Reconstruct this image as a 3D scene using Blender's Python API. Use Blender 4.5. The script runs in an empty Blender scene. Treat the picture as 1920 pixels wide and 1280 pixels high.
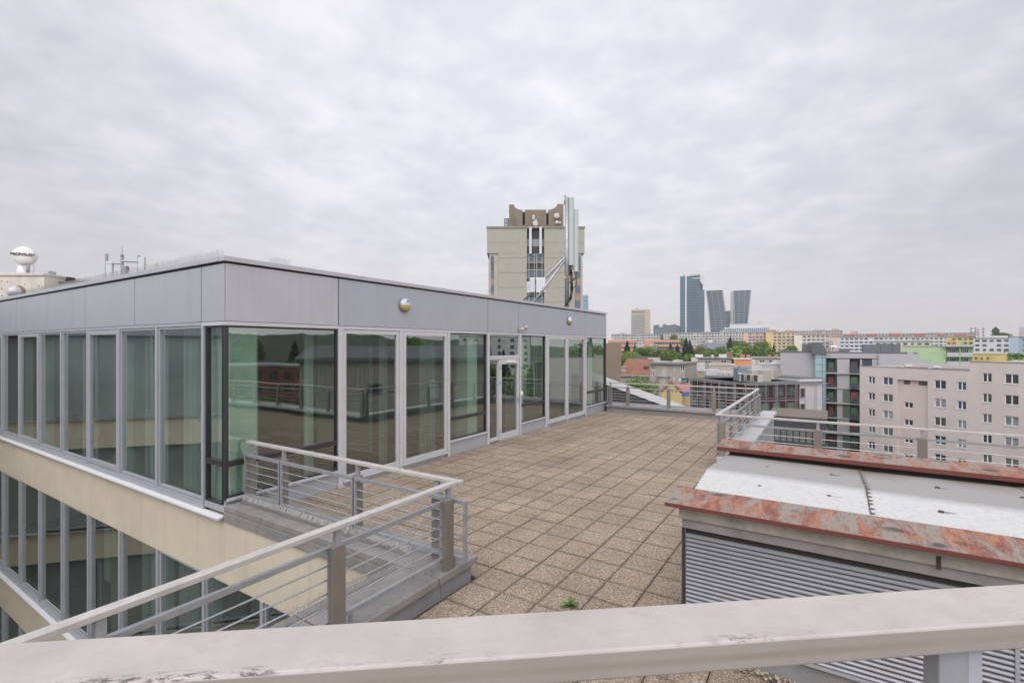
import bpy, math, random
from mathutils import Vector
random.seed(7)
R = math.radians
SC = bpy.context.scene
COL = SC.collection

# ------------------------------------------------------------------ camera
EYE = 2.6                      # eye height over the roof terrace (z = 0)
YAW = math.atan2(590, 918.)    # view axis is turned left of the building axis (+Y)
cam = bpy.data.cameras.new('camera'); cam_ob = bpy.data.objects.new('camera', cam); COL.objects.link(cam_ob)
cam_ob.location = (0, 0, EYE); cam_ob.rotation_euler = (R(90), 0, YAW)
cam.sensor_width = 36; cam.lens = 36*918/1920.; cam.shift_y = 8/1920.
cam.clip_start = .05; cam.clip_end = 20000
SC.camera = cam_ob

CY, SY = math.cos(YAW), math.sin(YAW)
def wv(l, d): return (l*CY - d*SY, l*SY + d*CY)            # right-of-view metres, ahead metres -> world x, y

# ------------------------------------------------------------------ exposure
SC.view_settings.view_transform = 'Standard'; SC.view_settings.look = 'None'
SC.view_settings.exposure = 0.6; SC.view_settings.gamma = 1
SC.view_settings.use_curve_mapping = False
SC.render.engine = 'CYCLES'
SC.cycles.use_denoising = True
SC.cycles.max_bounces = 9; SC.cycles.transparent_max_bounces = 16
SC.cycles.volume_bounces = 0
SC.cycles.caustics_reflective = False; SC.cycles.caustics_refractive = False

# ------------------------------------------------------------------ sun and overcast sky
SUN_EL, SUN_AZ = R(48), YAW + R(160)        # behind the camera to the left, behind thin cloud
sun = bpy.data.lights.new('sun', 'SUN'); sun.energy = 0.9; sun.angle = R(40); sun.color = (1, .965, .92)
sun_ob = bpy.data.objects.new('sun', sun); COL.objects.link(sun_ob)
sd = Vector((-math.sin(SUN_AZ)*math.cos(SUN_EL), math.cos(SUN_AZ)*math.cos(SUN_EL), math.sin(SUN_EL)))
sun_ob.rotation_euler = sd.to_track_quat('Z', 'Y').to_euler(); sun_ob.location = (0, 0, 80)

def build_world():
    w = bpy.data.worlds.new('World'); SC.world = w; w.use_nodes = True
    nt = w.node_tree; nt.nodes.clear(); N = nt.nodes.new; L = nt.links.new
    out = N('ShaderNodeOutputWorld'); bg = N('ShaderNodeBackground'); L(bg.outputs[0], out.inputs[0])
    sky = N('ShaderNodeTexSky'); sky.sky_type = 'NISHITA'; sky.sun_disc = False
    sky.sun_elevation = SUN_EL; sky.sun_rotation = -SUN_AZ; sky.air_density = 1; sky.dust_density = 3
    tc = N('ShaderNodeTexCoord'); sep = N('ShaderNodeSeparateXYZ'); L(tc.outputs['Generated'], sep.inputs[0])
    zc = N('ShaderNodeMath'); zc.operation = 'MAXIMUM'; L(sep.outputs['Z'], zc.inputs[0]); zc.inputs[1].default_value = 0
    za = N('ShaderNodeMath'); za.operation = 'ADD'; L(zc.outputs[0], za.inputs[0]); za.inputs[1].default_value = .16
    dv = N('ShaderNodeVectorMath'); dv.operation = 'DIVIDE'; L(tc.outputs['Generated'], dv.inputs[0])
    cmb = N('ShaderNodeCombineXYZ'); L(za.outputs[0], cmb.inputs[0]); L(za.outputs[0], cmb.inputs[1]); cmb.inputs[2].default_value = 1
    L(cmb.outputs[0], dv.inputs[1])
    fl = N('ShaderNodeVectorMath'); fl.operation = 'MULTIPLY'; L(dv.outputs[0], fl.inputs[0]); fl.inputs[1].default_value = (1, 1, 0)
    def noise(scale, detail, rough, dist=0.):
        n = N('ShaderNodeTexNoise'); n.inputs['Scale'].default_value = scale; n.inputs['Detail'].default_value = detail
        n.inputs['Roughness'].default_value = rough; n.inputs['Distortion'].default_value = dist
        L(fl.outputs[0], n.inputs['Vector']); return n
    big = noise(.75, 3, .5, .3); mid = noise(2.6, 7, .55, .25); fine = noise(6.5, 6, .55, .15)
    def math2(op, a, b):
        m = N('ShaderNodeMath'); m.operation = op
        for i, v in enumerate((a, b)):
            if isinstance(v, (int, float)): m.inputs[i].default_value = v
            else: L(v, m.inputs[i])
        return m.outputs[0]
    s = math2('ADD', math2('MULTIPLY', big.outputs['Fac'], .50), math2('MULTIPLY', mid.outputs['Fac'], .60))
    s = math2('ADD', s, math2('MULTIPLY', fine.outputs['Fac'], .52))
    ramp = N('ShaderNodeValToRGB'); L(s, ramp.inputs[0])
    cr = ramp.color_ramp; cr.elements[0].position = .64; cr.elements[0].color = (.378, .390, .428, 1)
    cr.elements[1].position = .96; cr.elements[1].color = (.50, .495, .515, 1)
    e = cr.elements.new(.78); e.color = (.42, .424, .458, 1)
    # towards the horizon the cloud sheet thins into pale, faintly warm haze
    hz = N('ShaderNodeValToRGB'); L(zc.outputs[0], hz.inputs[0])
    hz.color_ramp.elements[0].position = 0; hz.color_ramp.elements[0].color = (.85, .85, .85, 1)
    hz.color_ramp.elements[1].position = .30; hz.color_ramp.elements[1].color = (0, 0, 0, 1)
    mx = N('ShaderNodeMix'); mx.data_type = 'RGBA'; L(hz.outputs[0], mx.inputs[0]); L(ramp.outputs[0], mx.inputs[6]); mx.inputs[7].default_value = (.415, .392, .398, 1)
    # thin bright cloud high ahead of the camera
    nrm = N('ShaderNodeVectorMath'); nrm.operation = 'DOT_PRODUCT'; L(tc.outputs['Generated'], nrm.inputs[0]); nrm.inputs[1].default_value = Vector((*wv(.0, .84), .55)).normalized()
    gl = N('ShaderNodeMapRange'); L(nrm.outputs['Value'], gl.inputs[0]); gl.inputs[1].default_value = .72; gl.inputs[2].default_value = 1; gl.inputs[3].default_value = 1; gl.inputs[4].default_value = 1.35
    # an overcast sky is brightest overhead, and unseen fill is added behind the camera
    zen = N('ShaderNodeMapRange'); zen.interpolation_type = 'SMOOTHSTEP'; L(sep.outputs['Z'], zen.inputs[0]); zen.inputs[1].default_value = .52; zen.inputs[2].default_value = 1; zen.inputs[3].default_value = 1; zen.inputs[4].default_value = 1.15
    bk = N('ShaderNodeVectorMath'); bk.operation = 'DOT_PRODUCT'; L(tc.outputs['Generated'], bk.inputs[0]); bk.inputs[1].default_value = (*wv(.12, -.98), .14)
    bkr = N('ShaderNodeMapRange'); bkr.interpolation_type = 'SMOOTHSTEP'; L(bk.outputs['Value'], bkr.inputs[0]); bkr.inputs[1].default_value = -.6; bkr.inputs[2].default_value = .7; bkr.inputs[3].default_value = 1; bkr.inputs[4].default_value = 2.9
    gz_ = math2('MULTIPLY', math2('MULTIPLY', gl.outputs[0], zen.outputs[0]), bkr.outputs[0])
    gm = N('ShaderNodeVectorMath'); gm.operation = 'SCALE'; L(mx.outputs[2], gm.inputs[0]); L(gz_, gm.inputs['Scale'])
    sc = N('ShaderNodeVectorMath'); sc.operation = 'SCALE'; L(sky.outputs[0], sc.inputs[0]); sc.inputs['Scale'].default_value = .08
    m2 = N('ShaderNodeMix'); m2.data_type = 'RGBA'; m2.inputs[0].default_value = .93; L(sc.outputs[0], m2.inputs[6]); L(gm.outputs[0], m2.inputs[7])
    L(m2.outputs[2], bg.inputs[0]); bg.inputs[1].default_value = 1.0
build_world()

# ------------------------------------------------------------------ helpers: placing
def at(u, d): return wv((u-960)/918.*d, d)                  # bearing u seen d metres ahead
def zat(v, d): return EYE - (v-648)/918.*d
def onX(u, X):
    x, y = wv((u-960)/918., 1.); return y*X/x
def onY(u, Y):
    x, y = wv((u-960)/918., 1.); return x*Y/y

# ------------------------------------------------------------------ helpers: materials
def mat(name, col, rough=.6, metal=0., noise=0., nscale=3., bump=0., bscale=40., col2=None, spec=.5, streak=0., detail=6):
    m = bpy.data.materials.new(name); m.use_nodes = True; nt = m.node_tree
    b = nt.nodes['Principled BSDF']; b.inputs['Roughness'].default_value = rough; b.inputs['Metallic'].default_value = metal
    b.inputs['Specular IOR Level'].default_value = spec
    b.inputs['Base Color'].default_value = (*col, 1)
    N = nt.nodes.new; L = nt.links.new
    if noise or bump or streak:
        g = N('ShaderNodeNewGeometry')
    if noise:
        n = N('ShaderNodeTexNoise'); n.inputs['Scale'].default_value = nscale; n.inputs['Detail'].default_value = detail; n.inputs['Roughness'].default_value = .65
        L(g.outputs['Position'], n.inputs['Vector'])
        r = N('ShaderNodeMapRange'); L(n.outputs['Fac'], r.inputs[0]); r.inputs[1].default_value = .34; r.inputs[2].default_value = .68
        mx = N('ShaderNodeMix'); mx.data_type = 'RGBA'; L(r.outputs[0], mx.inputs[0])
        c2 = col2 or tuple(c*(1-noise) for c in col)
        mx.inputs[6].default_value = (*col, 1); mx.inputs[7].default_value = (*c2, 1)
        last = mx.outputs[2]
        if streak:     # rain-washed dirt running down
            mp = N('ShaderNodeMapping'); mp.inputs['Scale'].default_value = (6, 6, .35); L(g.outputs['Position'], mp.inputs[0])
            n2 = N('ShaderNodeTexNoise'); n2.inputs['Scale'].default_value = 1.6; n2.inputs['Detail'].default_value = 5; L(mp.outputs[0], n2.inputs['Vector'])
            r2 = N('ShaderNodeMapRange'); L(n2.outputs['Fac'], r2.inputs[0]); r2.inputs[1].default_value = .52; r2.inputs[2].default_value = .8; r2.inputs[4].default_value = streak
            m3 = N('ShaderNodeMix'); m3.data_type = 'RGBA'; L(r2.outputs[0], m3.inputs[0]); L(last, m3.inputs[6]); m3.inputs[7].default_value = (.16, .135, .11, 1)
            last = m3.outputs[2]
        L(last, b.inputs['Base Color'])
        rr = N('ShaderNodeMapRange'); L(n.outputs['Fac'], rr.inputs[0]); rr.inputs[3].default_value = max(.05, rough-.1); rr.inputs[4].default_value = min(1, rough+.12); L(rr.outputs[0], b.inputs['Roughness'])
    if bump:
        n = N('ShaderNodeTexNoise'); n.inputs['Scale'].default_value = bscale; n.inputs['Detail'].default_value = 6; L(g.outputs['Position'], n.inputs['Vector'])
        bp = N('ShaderNodeBump'); bp.inputs['Strength'].default_value = bump; bp.inputs['Distance'].default_value = .01; L(n.outputs['Fac'], bp.inputs['Height']); L(bp.outputs[0], b.inputs['Normal'])
    return m

def glass_mat(name, tint, base=.10, edge=.62, power=3.2, wav=.0):
    m = bpy.data.materials.new(name); m.use_nodes = True; nt = m.node_tree; nt.nodes.clear(); N = nt.nodes.new; L = nt.links.new
    out = N('ShaderNodeOutputMaterial'); mix = N('ShaderNodeMixShader'); tr = N('ShaderNodeBsdfTransparent'); gl = N('ShaderNodeBsdfGlossy')
    tr.inputs[0].default_value = (*tint, 1); gl.inputs['Roughness'].default_value = 0.0; gl.inputs[0].default_value = (.93, 1, .97, 1)
    lw = N('ShaderNodeLayerWeight'); lw.inputs[0].default_value = .5
    p = N('ShaderNodeMath'); p.operation = 'POWER'; L(lw.outputs['Facing'], p.inputs[0]); p.inputs[1].default_value = power
    r = N('ShaderNodeMapRange'); L(p.outputs[0], r.inputs[0]); r.inputs[3].default_value = base; r.inputs[4].default_value = edge
    if wav:
        g = N('ShaderNodeNewGeometry'); n = N('ShaderNodeTexNoise'); n.inputs['Scale'].default_value = .9; n.inputs['Detail'].default_value = 1; L(g.outputs['Position'], n.inputs['Vector'])
        bp = N('ShaderNodeBump'); bp.inputs['Strength'].default_value = wav; bp.inputs['Distance'].default_value = .02; L(n.outputs['Fac'], bp.inputs['Height']); L(bp.outputs[0], gl.inputs['Normal'])
    L(r.outputs[0], mix.inputs[0]); L(tr.outputs[0], mix.inputs[1]); L(gl.outputs[0], mix.inputs[2]); L(mix.outputs[0], out.inputs[0])
    return m

_pc = {}
def plain(col, rough=.7, noise=.12, nscale=.6, **k):
    key = (col, rough, noise, nscale, tuple(sorted(k.items())))
    if key not in _pc: _pc[key] = mat('paint', col, rough, noise=noise, nscale=nscale, **k)
    return _pc[key]

# ------------------------------------------------------------------ helpers: meshes
class MB:
    def __init__(s): s.v = []; s.f = []; s.m = []
    def poly(s, pts, mi=0):
        n = len(s.v); s.v += [tuple(p) for p in pts]; s.f.append(tuple(range(n, n+len(pts)))); s.m.append(mi)
    def box(s, x0, x1, y0, y1, z0, z1, mi=0):
        if x0 > x1: x0, x1 = x1, x0
        if y0 > y1: y0, y1 = y1, y0
        if z0 > z1: z0, z1 = z1, z0
        n = len(s.v)
        s.v += [(x0,y0,z0),(x1,y0,z0),(x1,y1,z0),(x0,y1,z0),(x0,y0,z1),(x1,y0,z1),(x1,y1,z1),(x0,y1,z1)]
        for q in ((0,3,2,1),(4,5,6,7),(0,1,5,4),(1,2,6,5),(2,3,7,6),(3,0,4,7)):
            s.f.append(tuple(n+i for i in q)); s.m.append(mi)
    def beam(s, a, b, w, h, mi=0, up=(0,0,1)):        # rectangular bar from a to b
        a = Vector(a); b = Vector(b); d = (b-a).normalized(); u = Vector(up)
        if abs(d.dot(u)) > .98: u = Vector((0,1,0))
        sx = d.cross(u).normalized(); sz = sx.cross(d).normalized(); n = len(s.v)
        for p in (a, b):
            for i, j in ((-1,-1),(1,-1),(1,1),(-1,1)): s.v.append(tuple(p + sx*(i*w/2) + sz*(j*h/2)))
        for q in ((3,2,1,0),(4,5,6,7),(0,1,5,4),(1,2,6,5),(2,3,7,6),(3,0,4,7)):
            s.f.append(tuple(n+i for i in q)); s.m.append(mi)
    def tube(s, a, b, r, seg=8, r2=None, mi=0, caps=True):
        a = Vector(a); b = Vector(b); d = (b-a).normalized(); u = Vector((0,0,1)) if abs(d.z) < .95 else Vector((1,0,0))
        x = d.cross(u).normalized(); y = x.cross(d).normalized(); n = len(s.v); r2 = r if r2 is None else r2
        for p, rr in ((a, r), (b, r2)):
            for i in range(seg):
                t = 2*math.pi*i/seg; s.v.append(tuple(p + x*math.cos(t)*rr + y*math.sin(t)*rr))
        for i in range(seg):
            j = (i+1) % seg; s.f.append((n+i, n+j, n+seg+j, n+seg+i)); s.m.append(mi)
        if caps:
            s.f.append(tuple(n+i for i in range(seg))[::-1]); s.m.append(mi); s.f.append(tuple(n+seg+i for i in range(seg))); s.m.append(mi)
    def path(s, pts, r, seg=6, mi=0):
        for a, b in zip(pts, pts[1:]): s.tube(a, b, r, seg, mi=mi)
    def lathe(s, prof, seg=24, mi=0, center=(0,0,0), axis=None):   # prof: (radius, height) around z, then turned so that z -> axis
        n = len(s.v); q = Vector(axis).to_track_quat('Z', 'Y') if axis else None
        for r, z in prof:
            for i in range(seg):
                t = 2*math.pi*i/seg; p = Vector((r*math.cos(t), r*math.sin(t), z))
                if q: p = q @ p
                s.v.append(tuple(p + Vector(center)))
        for k in range(len(prof)-1):
            for i in range(seg):
                j = (i+1) % seg; s.f.append((n+k*seg+i, n+k*seg+j, n+(k+1)*seg+j, n+(k+1)*seg+i)); s.m.append(mi)
    def prism(s, pts, x0, x1, ax='x', mi=0):           # closed outline (2-D) pushed along an axis
        def P(p, t): return (t, p[0], p[1]) if ax == 'x' else ((p[0], t, p[1]) if ax == 'y' else (p[0], p[1], t))
        k = len(pts); n = len(s.v)
        s.v += [P(p, x0) for p in pts] + [P(p, x1) for p in pts]
        s.f.append(tuple(range(n, n+k))[::-1]); s.m.append(mi); s.f.append(tuple(range(n+k, n+2*k))); s.m.append(mi)
        for i in range(k):
            j = (i+1) % k; s.f.append((n+i, n+j, n+k+j, n+k+i)); s.m.append(mi)
    def build(s, name, mats, parent=None, loc=None, rot=None, smooth=False, bevel=0.):
        me = bpy.data.meshes.new(name); me.from_pydata(s.v, [], s.f)
        if not isinstance(mats, (list, tuple)): mats = [mats]
        for m in mats: me.materials.append(m)
        for p, i in zip(me.polygons, s.m): p.material_index = i; p.use_smooth = smooth
        import bmesh
        bm = bmesh.new(); bm.from_mesh(me); bmesh.ops.recalc_face_normals(bm, faces=bm.faces); bm.to_mesh(me); bm.free()
        o = bpy.data.objects.new(name, me); COL.objects.link(o)
        if parent: o.parent = parent
        if loc: o.location = loc
        if rot: o.rotation_euler = rot
        if bevel:
            bv = o.modifiers.new('bevel', 'BEVEL'); bv.width = bevel; bv.segments = 2; bv.limit_method = 'ANGLE'
        return o

def tag(o, label=None, cat=None, group=None, kind=None):
    if label: o['label'] = label
    if cat: o['category'] = cat
    if group: o['group'] = group
    if kind: o['kind'] = kind
    return o
def thing(name, label, cat, loc=(0,0,0), rz=0., group=None):
    o = bpy.data.objects.new(name, None); o.empty_display_size = .2; COL.objects.link(o)
    o.location = loc; o.rotation_euler = (0, 0, rz); return tag(o, label, cat, group)
def dup(o, parent=None):                      # an object and its parts, sharing meshes
    c = o.copy(); COL.objects.link(c)
    if parent: c.parent = parent
    for ch in o.children: dup(ch, c)
    return c
def bx(name, m, parent, *b, bevel=0.):
    q = MB(); q.box(*b); return q.build(name, m, parent, bevel=bevel)

ORD = ['first','second','third','fourth','fifth','sixth','seventh','eighth','ninth','tenth','eleventh','twelfth']
#@MATERIALS
M = {}
M['alu'] = mat('silver_aluminium', (.40,.41,.44), .42, .25, noise=.10, nscale=5)
M['alu_white'] = mat('pale_frame', (.50,.49,.50), .45, .1, noise=.08, nscale=4)
M['fascia'] = mat('fascia_metal', (.36,.37,.395), .42, .15, noise=.06, nscale=1.2, streak=.10)
M['fascia_pale'] = mat('fascia_metal_pale', (.425,.415,.43), .42, .1, noise=.08, nscale=1.6, streak=.14)
M['cap'] = mat('cap_metal', (.30,.285,.275), .5, .25, noise=.28, nscale=4, streak=.2)
M['cap_white'] = mat('pale_cap_metal', (.47,.46,.46), .4, .25, noise=.2, nscale=3)
M['sill'] = mat('bright_sill', (.66,.66,.68), .4, .1, noise=.08, nscale=4)
M['curb'] = mat('grey_render', (.27,.265,.27), .75, noise=.22, nscale=2.5, bump=.15, streak=.3)
M['dark_frame'] = mat('dark_frame', (.03,.03,.032), .4)
M['gap'] = mat('dark_joint', (.05,.042,.035), .9)
M['beige'] = mat('beige_render', (.55,.475,.37), .9, noise=.14, nscale=.9, bump=.35, bscale=90, streak=.14)
M['beige_lit'] = mat('lit_beige_render', (.80,.70,.55), .9, noise=.12, nscale=.9, streak=.1)  # lit copy of the beige render: brightness painted in for the wing's reflection
M['zinc'] = mat('galvanised_steel', (.38,.385,.40), .42, .45, noise=.25, nscale=9, bump=.05)
M['hand'] = mat('weathered_handrail', (.47,.44,.415), .48, .15, noise=.22, nscale=7, bump=.08, bscale=60)
M['post'] = mat('brushed_post', (.265,.235,.205), .38, .45, noise=.16, nscale=6)
M['glass'] = glass_mat('tinted_glass', (.52,.66,.58), .23, .85, 2.5, wav=.12)
M['glass_dark'] = glass_mat('dark_glass', (.36,.45,.41), .25, .85, 2.5, wav=.12)
M['glass_left'] = glass_mat('courtyard_glass', (.58,.68,.63), .42, .9, 2.3, wav=.04)
M['int_white'] = mat('interior_paint', (.78,.82,.78), .8)
M['int_grey'] = mat('interior_wall', (.30,.31,.29), .8, noise=.1)
M['int_floor'] = mat('interior_carpet', (.085,.062,.05), .85, noise=.2, nscale=3)
M['curtain'] = mat('curtain', (.58,.61,.59), .9)
M['curtain_y'] = mat('curtain_ochre', (.42,.36,.16), .9)
M['gutter'] = mat('gutter_cream', (.40,.37,.32), .6, noise=.45, nscale=3.5, streak=.5)
M['white'] = mat('white_paint', (.72,.72,.70), .5, noise=.1, nscale=5)
M['cream'] = mat('cream_metal', (.58,.53,.47), .55, noise=.2, nscale=2, streak=.4)
M['black'] = mat('black_rubber', (.02,.02,.022), .5)
M['roofing'] = mat('roof_membrane', (.12,.12,.125), .85, noise=.25, nscale=1.)

TS, TX, TY = .4205, -2.885, 5.13     # slab size and an origin of the paving grid
def tile_mat():
    m = bpy.data.materials.new('aggregate_tile'); m.use_nodes = True; nt = m.node_tree; N = nt.nodes.new; L = nt.links.new; b = nt.nodes['Principled BSDF']
    g = N('ShaderNodeNewGeometry')
    v = N('ShaderNodeTexVoronoi'); v.inputs['Scale'].default_value = 95; L(g.outputs['Position'], v.inputs['Vector'])
    hs = N('ShaderNodeSeparateColor'); L(v.outputs['Color'], hs.inputs[0])
    rp = N('ShaderNodeValToRGB'); L(hs.outputs[0], rp.inputs[0]); cr = rp.color_ramp
    cr.elements[0].position = 0; cr.elements[0].color = (.155,.112,.076,1); cr.elements[1].position = 1; cr.elements[1].color = (.51,.42,.325,1)
    e = cr.elements.new(.35); e.color = (.26,.196,.14,1); e = cr.elements.new(.75); e.color = (.33,.258,.19,1)
    # patches of grime over the whole terrace, and each slab a little different
    n = N('ShaderNodeTexNoise'); n.inputs['Scale'].default_value = .85; n.inputs['Detail'].default_value = 7; n.inputs['Roughness'].default_value = .65; L(g.outputs['Position'], n.inputs['Vector'])
    r = N('ShaderNodeMapRange'); L(n.outputs['Fac'], r.inputs[0]); r.inputs[1].default_value = .35; r.inputs[2].default_value = .7; r.inputs[3].default_value = 1.1; r.inputs[4].default_value = .68
    r2 = N('ShaderNodeMapRange'); L(g.outputs['Random Per Island'], r2.inputs[0]); r2.inputs[3].default_value = .95; r2.inputs[4].default_value = 1.03
    mu = N('ShaderNodeMath'); mu.operation = 'MULTIPLY'; L(r.outputs[0], mu.inputs[0]); L(r2.outputs[0], mu.inputs[1])
    mp = N('ShaderNodeMapping'); mp.inputs['Location'].default_value = (-TX/TS, -TY/TS, 0); mp.inputs['Scale'].default_value = (1/TS, 1/TS, 1); L(g.outputs['Position'], mp.inputs[0])
    fr = N('ShaderNodeVectorMath'); fr.operation = 'FRACTION'; L(mp.outputs[0], fr.inputs[0])
    ce = N('ShaderNodeVectorMath'); ce.operation = 'SUBTRACT'; L(fr.outputs[0], ce.inputs[0]); ce.inputs[1].default_value = (.5, .5, 0)
    ab = N('ShaderNodeVectorMath'); ab.operation = 'ABSOLUTE'; L(ce.outputs[0], ab.inputs[0]); sp = N('ShaderNodeSeparateXYZ'); L(ab.outputs[0], sp.inputs[0])
    mxm = N('ShaderNodeMath'); mxm.operation = 'MAXIMUM'; L(sp.outputs[0], mxm.inputs[0]); L(sp.outputs[1], mxm.inputs[1])
    n3 = N('ShaderNodeTexNoise'); n3.inputs['Scale'].default_value = 7; n3.inputs['Detail'].default_value = 5; L(g.outputs['Position'], n3.inputs['Vector'])
    wob = N('ShaderNodeMath'); wob.operation = 'MULTIPLY_ADD'; L(n3.outputs['Fac'], wob.inputs[0]); wob.inputs[1].default_value = .10; L(mxm.outputs[0], wob.inputs[2])
    ed = N('ShaderNodeMapRange'); L(wob.outputs[0], ed.inputs[0]); ed.inputs[1].default_value = .462; ed.inputs[2].default_value = .54; ed.inputs[3].default_value = 1; ed.inputs[4].default_value = .68
    mu2 = N('ShaderNodeMath'); mu2.operation = 'MULTIPLY'; L(mu.outputs[0], mu2.inputs[0]); L(ed.outputs[0], mu2.inputs[1])
    dk = N('ShaderNodeMath'); dk.operation = 'MULTIPLY'; L(mu2.outputs[0], dk.inputs[0]); dk.inputs[1].default_value = .94; mu2 = dk
    sc = N('ShaderNodeVectorMath'); sc.operation = 'SCALE'; L(rp.outputs[0], sc.inputs[0]); L(mu2.outputs[0], sc.inputs['Scale'])
    L(sc.outputs[0], b.inputs['Base Color']); b.inputs['Roughness'].default_value = .85
    bp = N('ShaderNodeBump'); bp.inputs['Strength'].default_value = .5; bp.inputs['Distance'].default_value = .004; L(v.outputs['Distance'], bp.inputs['Height']); L(bp.outputs[0], b.inputs['Normal'])
    return m
M['tile'] = tile_mat()

def board_mat():
    m = bpy.data.materials.new('flaking_red_paint'); m.use_nodes = True; nt = m.node_tree; N = nt.nodes.new; L = nt.links.new; b = nt.nodes['Principled BSDF']
    g = N('ShaderNodeNewGeometry'); sep = N('ShaderNodeSeparateXYZ'); L(g.outputs['Normal'], sep.inputs[0])
    mp = N('ShaderNodeMapping'); mp.inputs['Scale'].default_value = (1.7, .55, 1); mp.inputs['Rotation'].default_value = (0, 0, R(12)); L(g.outputs['Position'], mp.inputs[0])
    def nz(s, d=6, ro=.65, di=0.):
        n = N('ShaderNodeTexNoise'); n.inputs['Scale'].default_value = s; n.inputs['Detail'].default_value = d; n.inputs['Roughness'].default_value = ro; n.inputs['Distortion'].default_value = di; L(mp.outputs[0], n.inputs['Vector']); return n.outputs['Fac']
    def rng(f, a, c):
        r = N('ShaderNodeMapRange'); L(f, r.inputs[0]); r.inputs[1].default_value = a; r.inputs[2].default_value = c; return r.outputs[0]
    def mx(f, a, c):
        q = N('ShaderNodeMix'); q.data_type = 'RGBA'; L(f, q.inputs[0])
        for i, v in ((6, a), (7, c)):
            if isinstance(v, tuple): q.inputs[i].default_value = (*v, 1)
            else: L(v, q.inputs[i])
        return q.outputs[2]
    base = mx(rng(nz(9, 9, .75, .4), .42, .60), (.17,.046,.030), (.34,.135,.065))
    base = mx(rng(nz(34, 6, .7, .2), .56, .70), base, (.10,.05,.04))
    worn = mx(rng(nz(4.2, 9, .75, .6), .46, .55), base, (.225,.185,.158))
    worn = mx(rng(nz(26, 8, .75, .3), .52, .66), worn, (.11,.085,.075))
    worn = mx(rng(nz(16, 8, .75, .5), .58, .66), worn, (.06,.052,.047))
    vm = N('ShaderNodeMapping'); vm.inputs['Scale'].default_value = (3.3, 5.5, 1); L(g.outputs['Position'], vm.inputs[0])
    vn = N('ShaderNodeTexNoise'); vn.inputs['Scale'].default_value = 9; vn.inputs['Detail'].default_value = 4; L(g.outputs['Position'], vn.inputs['Vector'])
    va = N('ShaderNodeVectorMath'); va.operation = 'MULTIPLY_ADD'; L(vn.outputs['Color'], va.inputs[0]); va.inputs[1].default_value = (.5, .5, .5); L(vm.outputs[0], va.inputs[2])
    vo = N('ShaderNodeTexVoronoi'); vo.inputs['Scale'].default_value = 1; L(va.outputs[0], vo.inputs['Vector'])
    kn = N('ShaderNodeMapRange'); L(vo.outputs['Distance'], kn.inputs[0]); kn.inputs[1].default_value = .14; kn.inputs[2].default_value = .30; kn.inputs[3].default_value = .9; kn.inputs[4].default_value = 0
    worn = mx(kn.outputs[0], worn, (.045,.04,.037))
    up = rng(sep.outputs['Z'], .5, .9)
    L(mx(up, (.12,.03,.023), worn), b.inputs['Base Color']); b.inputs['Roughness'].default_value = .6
    bp = N('ShaderNodeBump'); bp.inputs['Strength'].default_value = .6; bp.inputs['Distance'].default_value = .006; L(nz(20, 8, .7, .5), bp.inputs['Height']); L(bp.outputs[0], b.inputs['Normal'])
    return m
M['board'] = board_mat()

def sheet_mat():
    m = bpy.data.materials.new('white_roof_sheet'); m.use_nodes = True; nt = m.node_tree; N = nt.nodes.new; L = nt.links.new; b = nt.nodes['Principled BSDF']
    g = N('ShaderNodeNewGeometry'); sep = N('ShaderNodeSeparateXYZ'); L(g.outputs['Position'], sep.inputs[0])
    n = N('ShaderNodeTexNoise'); n.inputs['Scale'].default_value = 1.6; n.inputs['Detail'].default_value = 7; L(g.outputs['Position'], n.inputs['Vector'])
    n2 = N('ShaderNodeTexNoise'); n2.inputs['Scale'].default_value = 22; n2.inputs['Detail'].default_value = 6; n2.inputs['Roughness'].default_value = .75; L(g.outputs['Position'], n2.inputs['Vector'])
    # dirt settled behind the crest, towards the far board
    y = N('ShaderNodeMapRange'); wb = N('ShaderNodeMath'); wb.operation = 'MULTIPLY_ADD'; L(n2.outputs['Fac'], wb.inputs[0]); wb.inputs[1].default_value = .10; L(sep.outputs['Y'], wb.inputs[2]); L(wb.outputs[0], y.inputs[0]); y.inputs[1].default_value = 5.15; y.inputs[2].default_value = 5.30; y.inputs[4].default_value = .8
    y2 = N('ShaderNodeMapRange'); L(sep.outputs['Y'], y2.inputs[0]); y2.inputs[1].default_value = 5.8; y2.inputs[2].default_value = 6.3; y2.inputs[4].default_value = 1.
    r = N('ShaderNodeMapRange'); L(n.outputs['Fac'], r.inputs[0]); r.inputs[1].default_value = .36; r.inputs[2].default_value = .60
    mu = N('ShaderNodeMath'); mu.operation = 'MULTIPLY'; L(y2.outputs[0], mu.inputs[0]); L(r.outputs[0], mu.inputs[1])
    sp = N('ShaderNodeMapRange'); L(n2.outputs['Fac'], sp.inputs[0]); sp.inputs[1].default_value = .50; sp.inputs[2].default_value = .66; sp.inputs[4].default_value = .5
    def mx(f, a, c):
        q = N('ShaderNodeMix'); q.data_type = 'RGBA'; L(f, q.inputs[0])
        for i, v in ((6, a), (7, c)):
            if isinstance(v, tuple): q.inputs[i].default_value = (*v, 1)
            else: L(v, q.inputs[i])
        return q.outputs[2]
    c = mx(y.outputs[0], (.45,.445,.44), (.225,.22,.212)); c = mx(mu.outputs[0], c, (.20,.165,.13)); c = mx(sp.outputs[0], c, (.33,.30,.27))
    L(c, b.inputs['Base Color']); b.inputs['Roughness'].default_value = .7; b.inputs['Specular IOR Level'].default_value = .15
    return m
M['sheet'] = sheet_mat()
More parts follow.
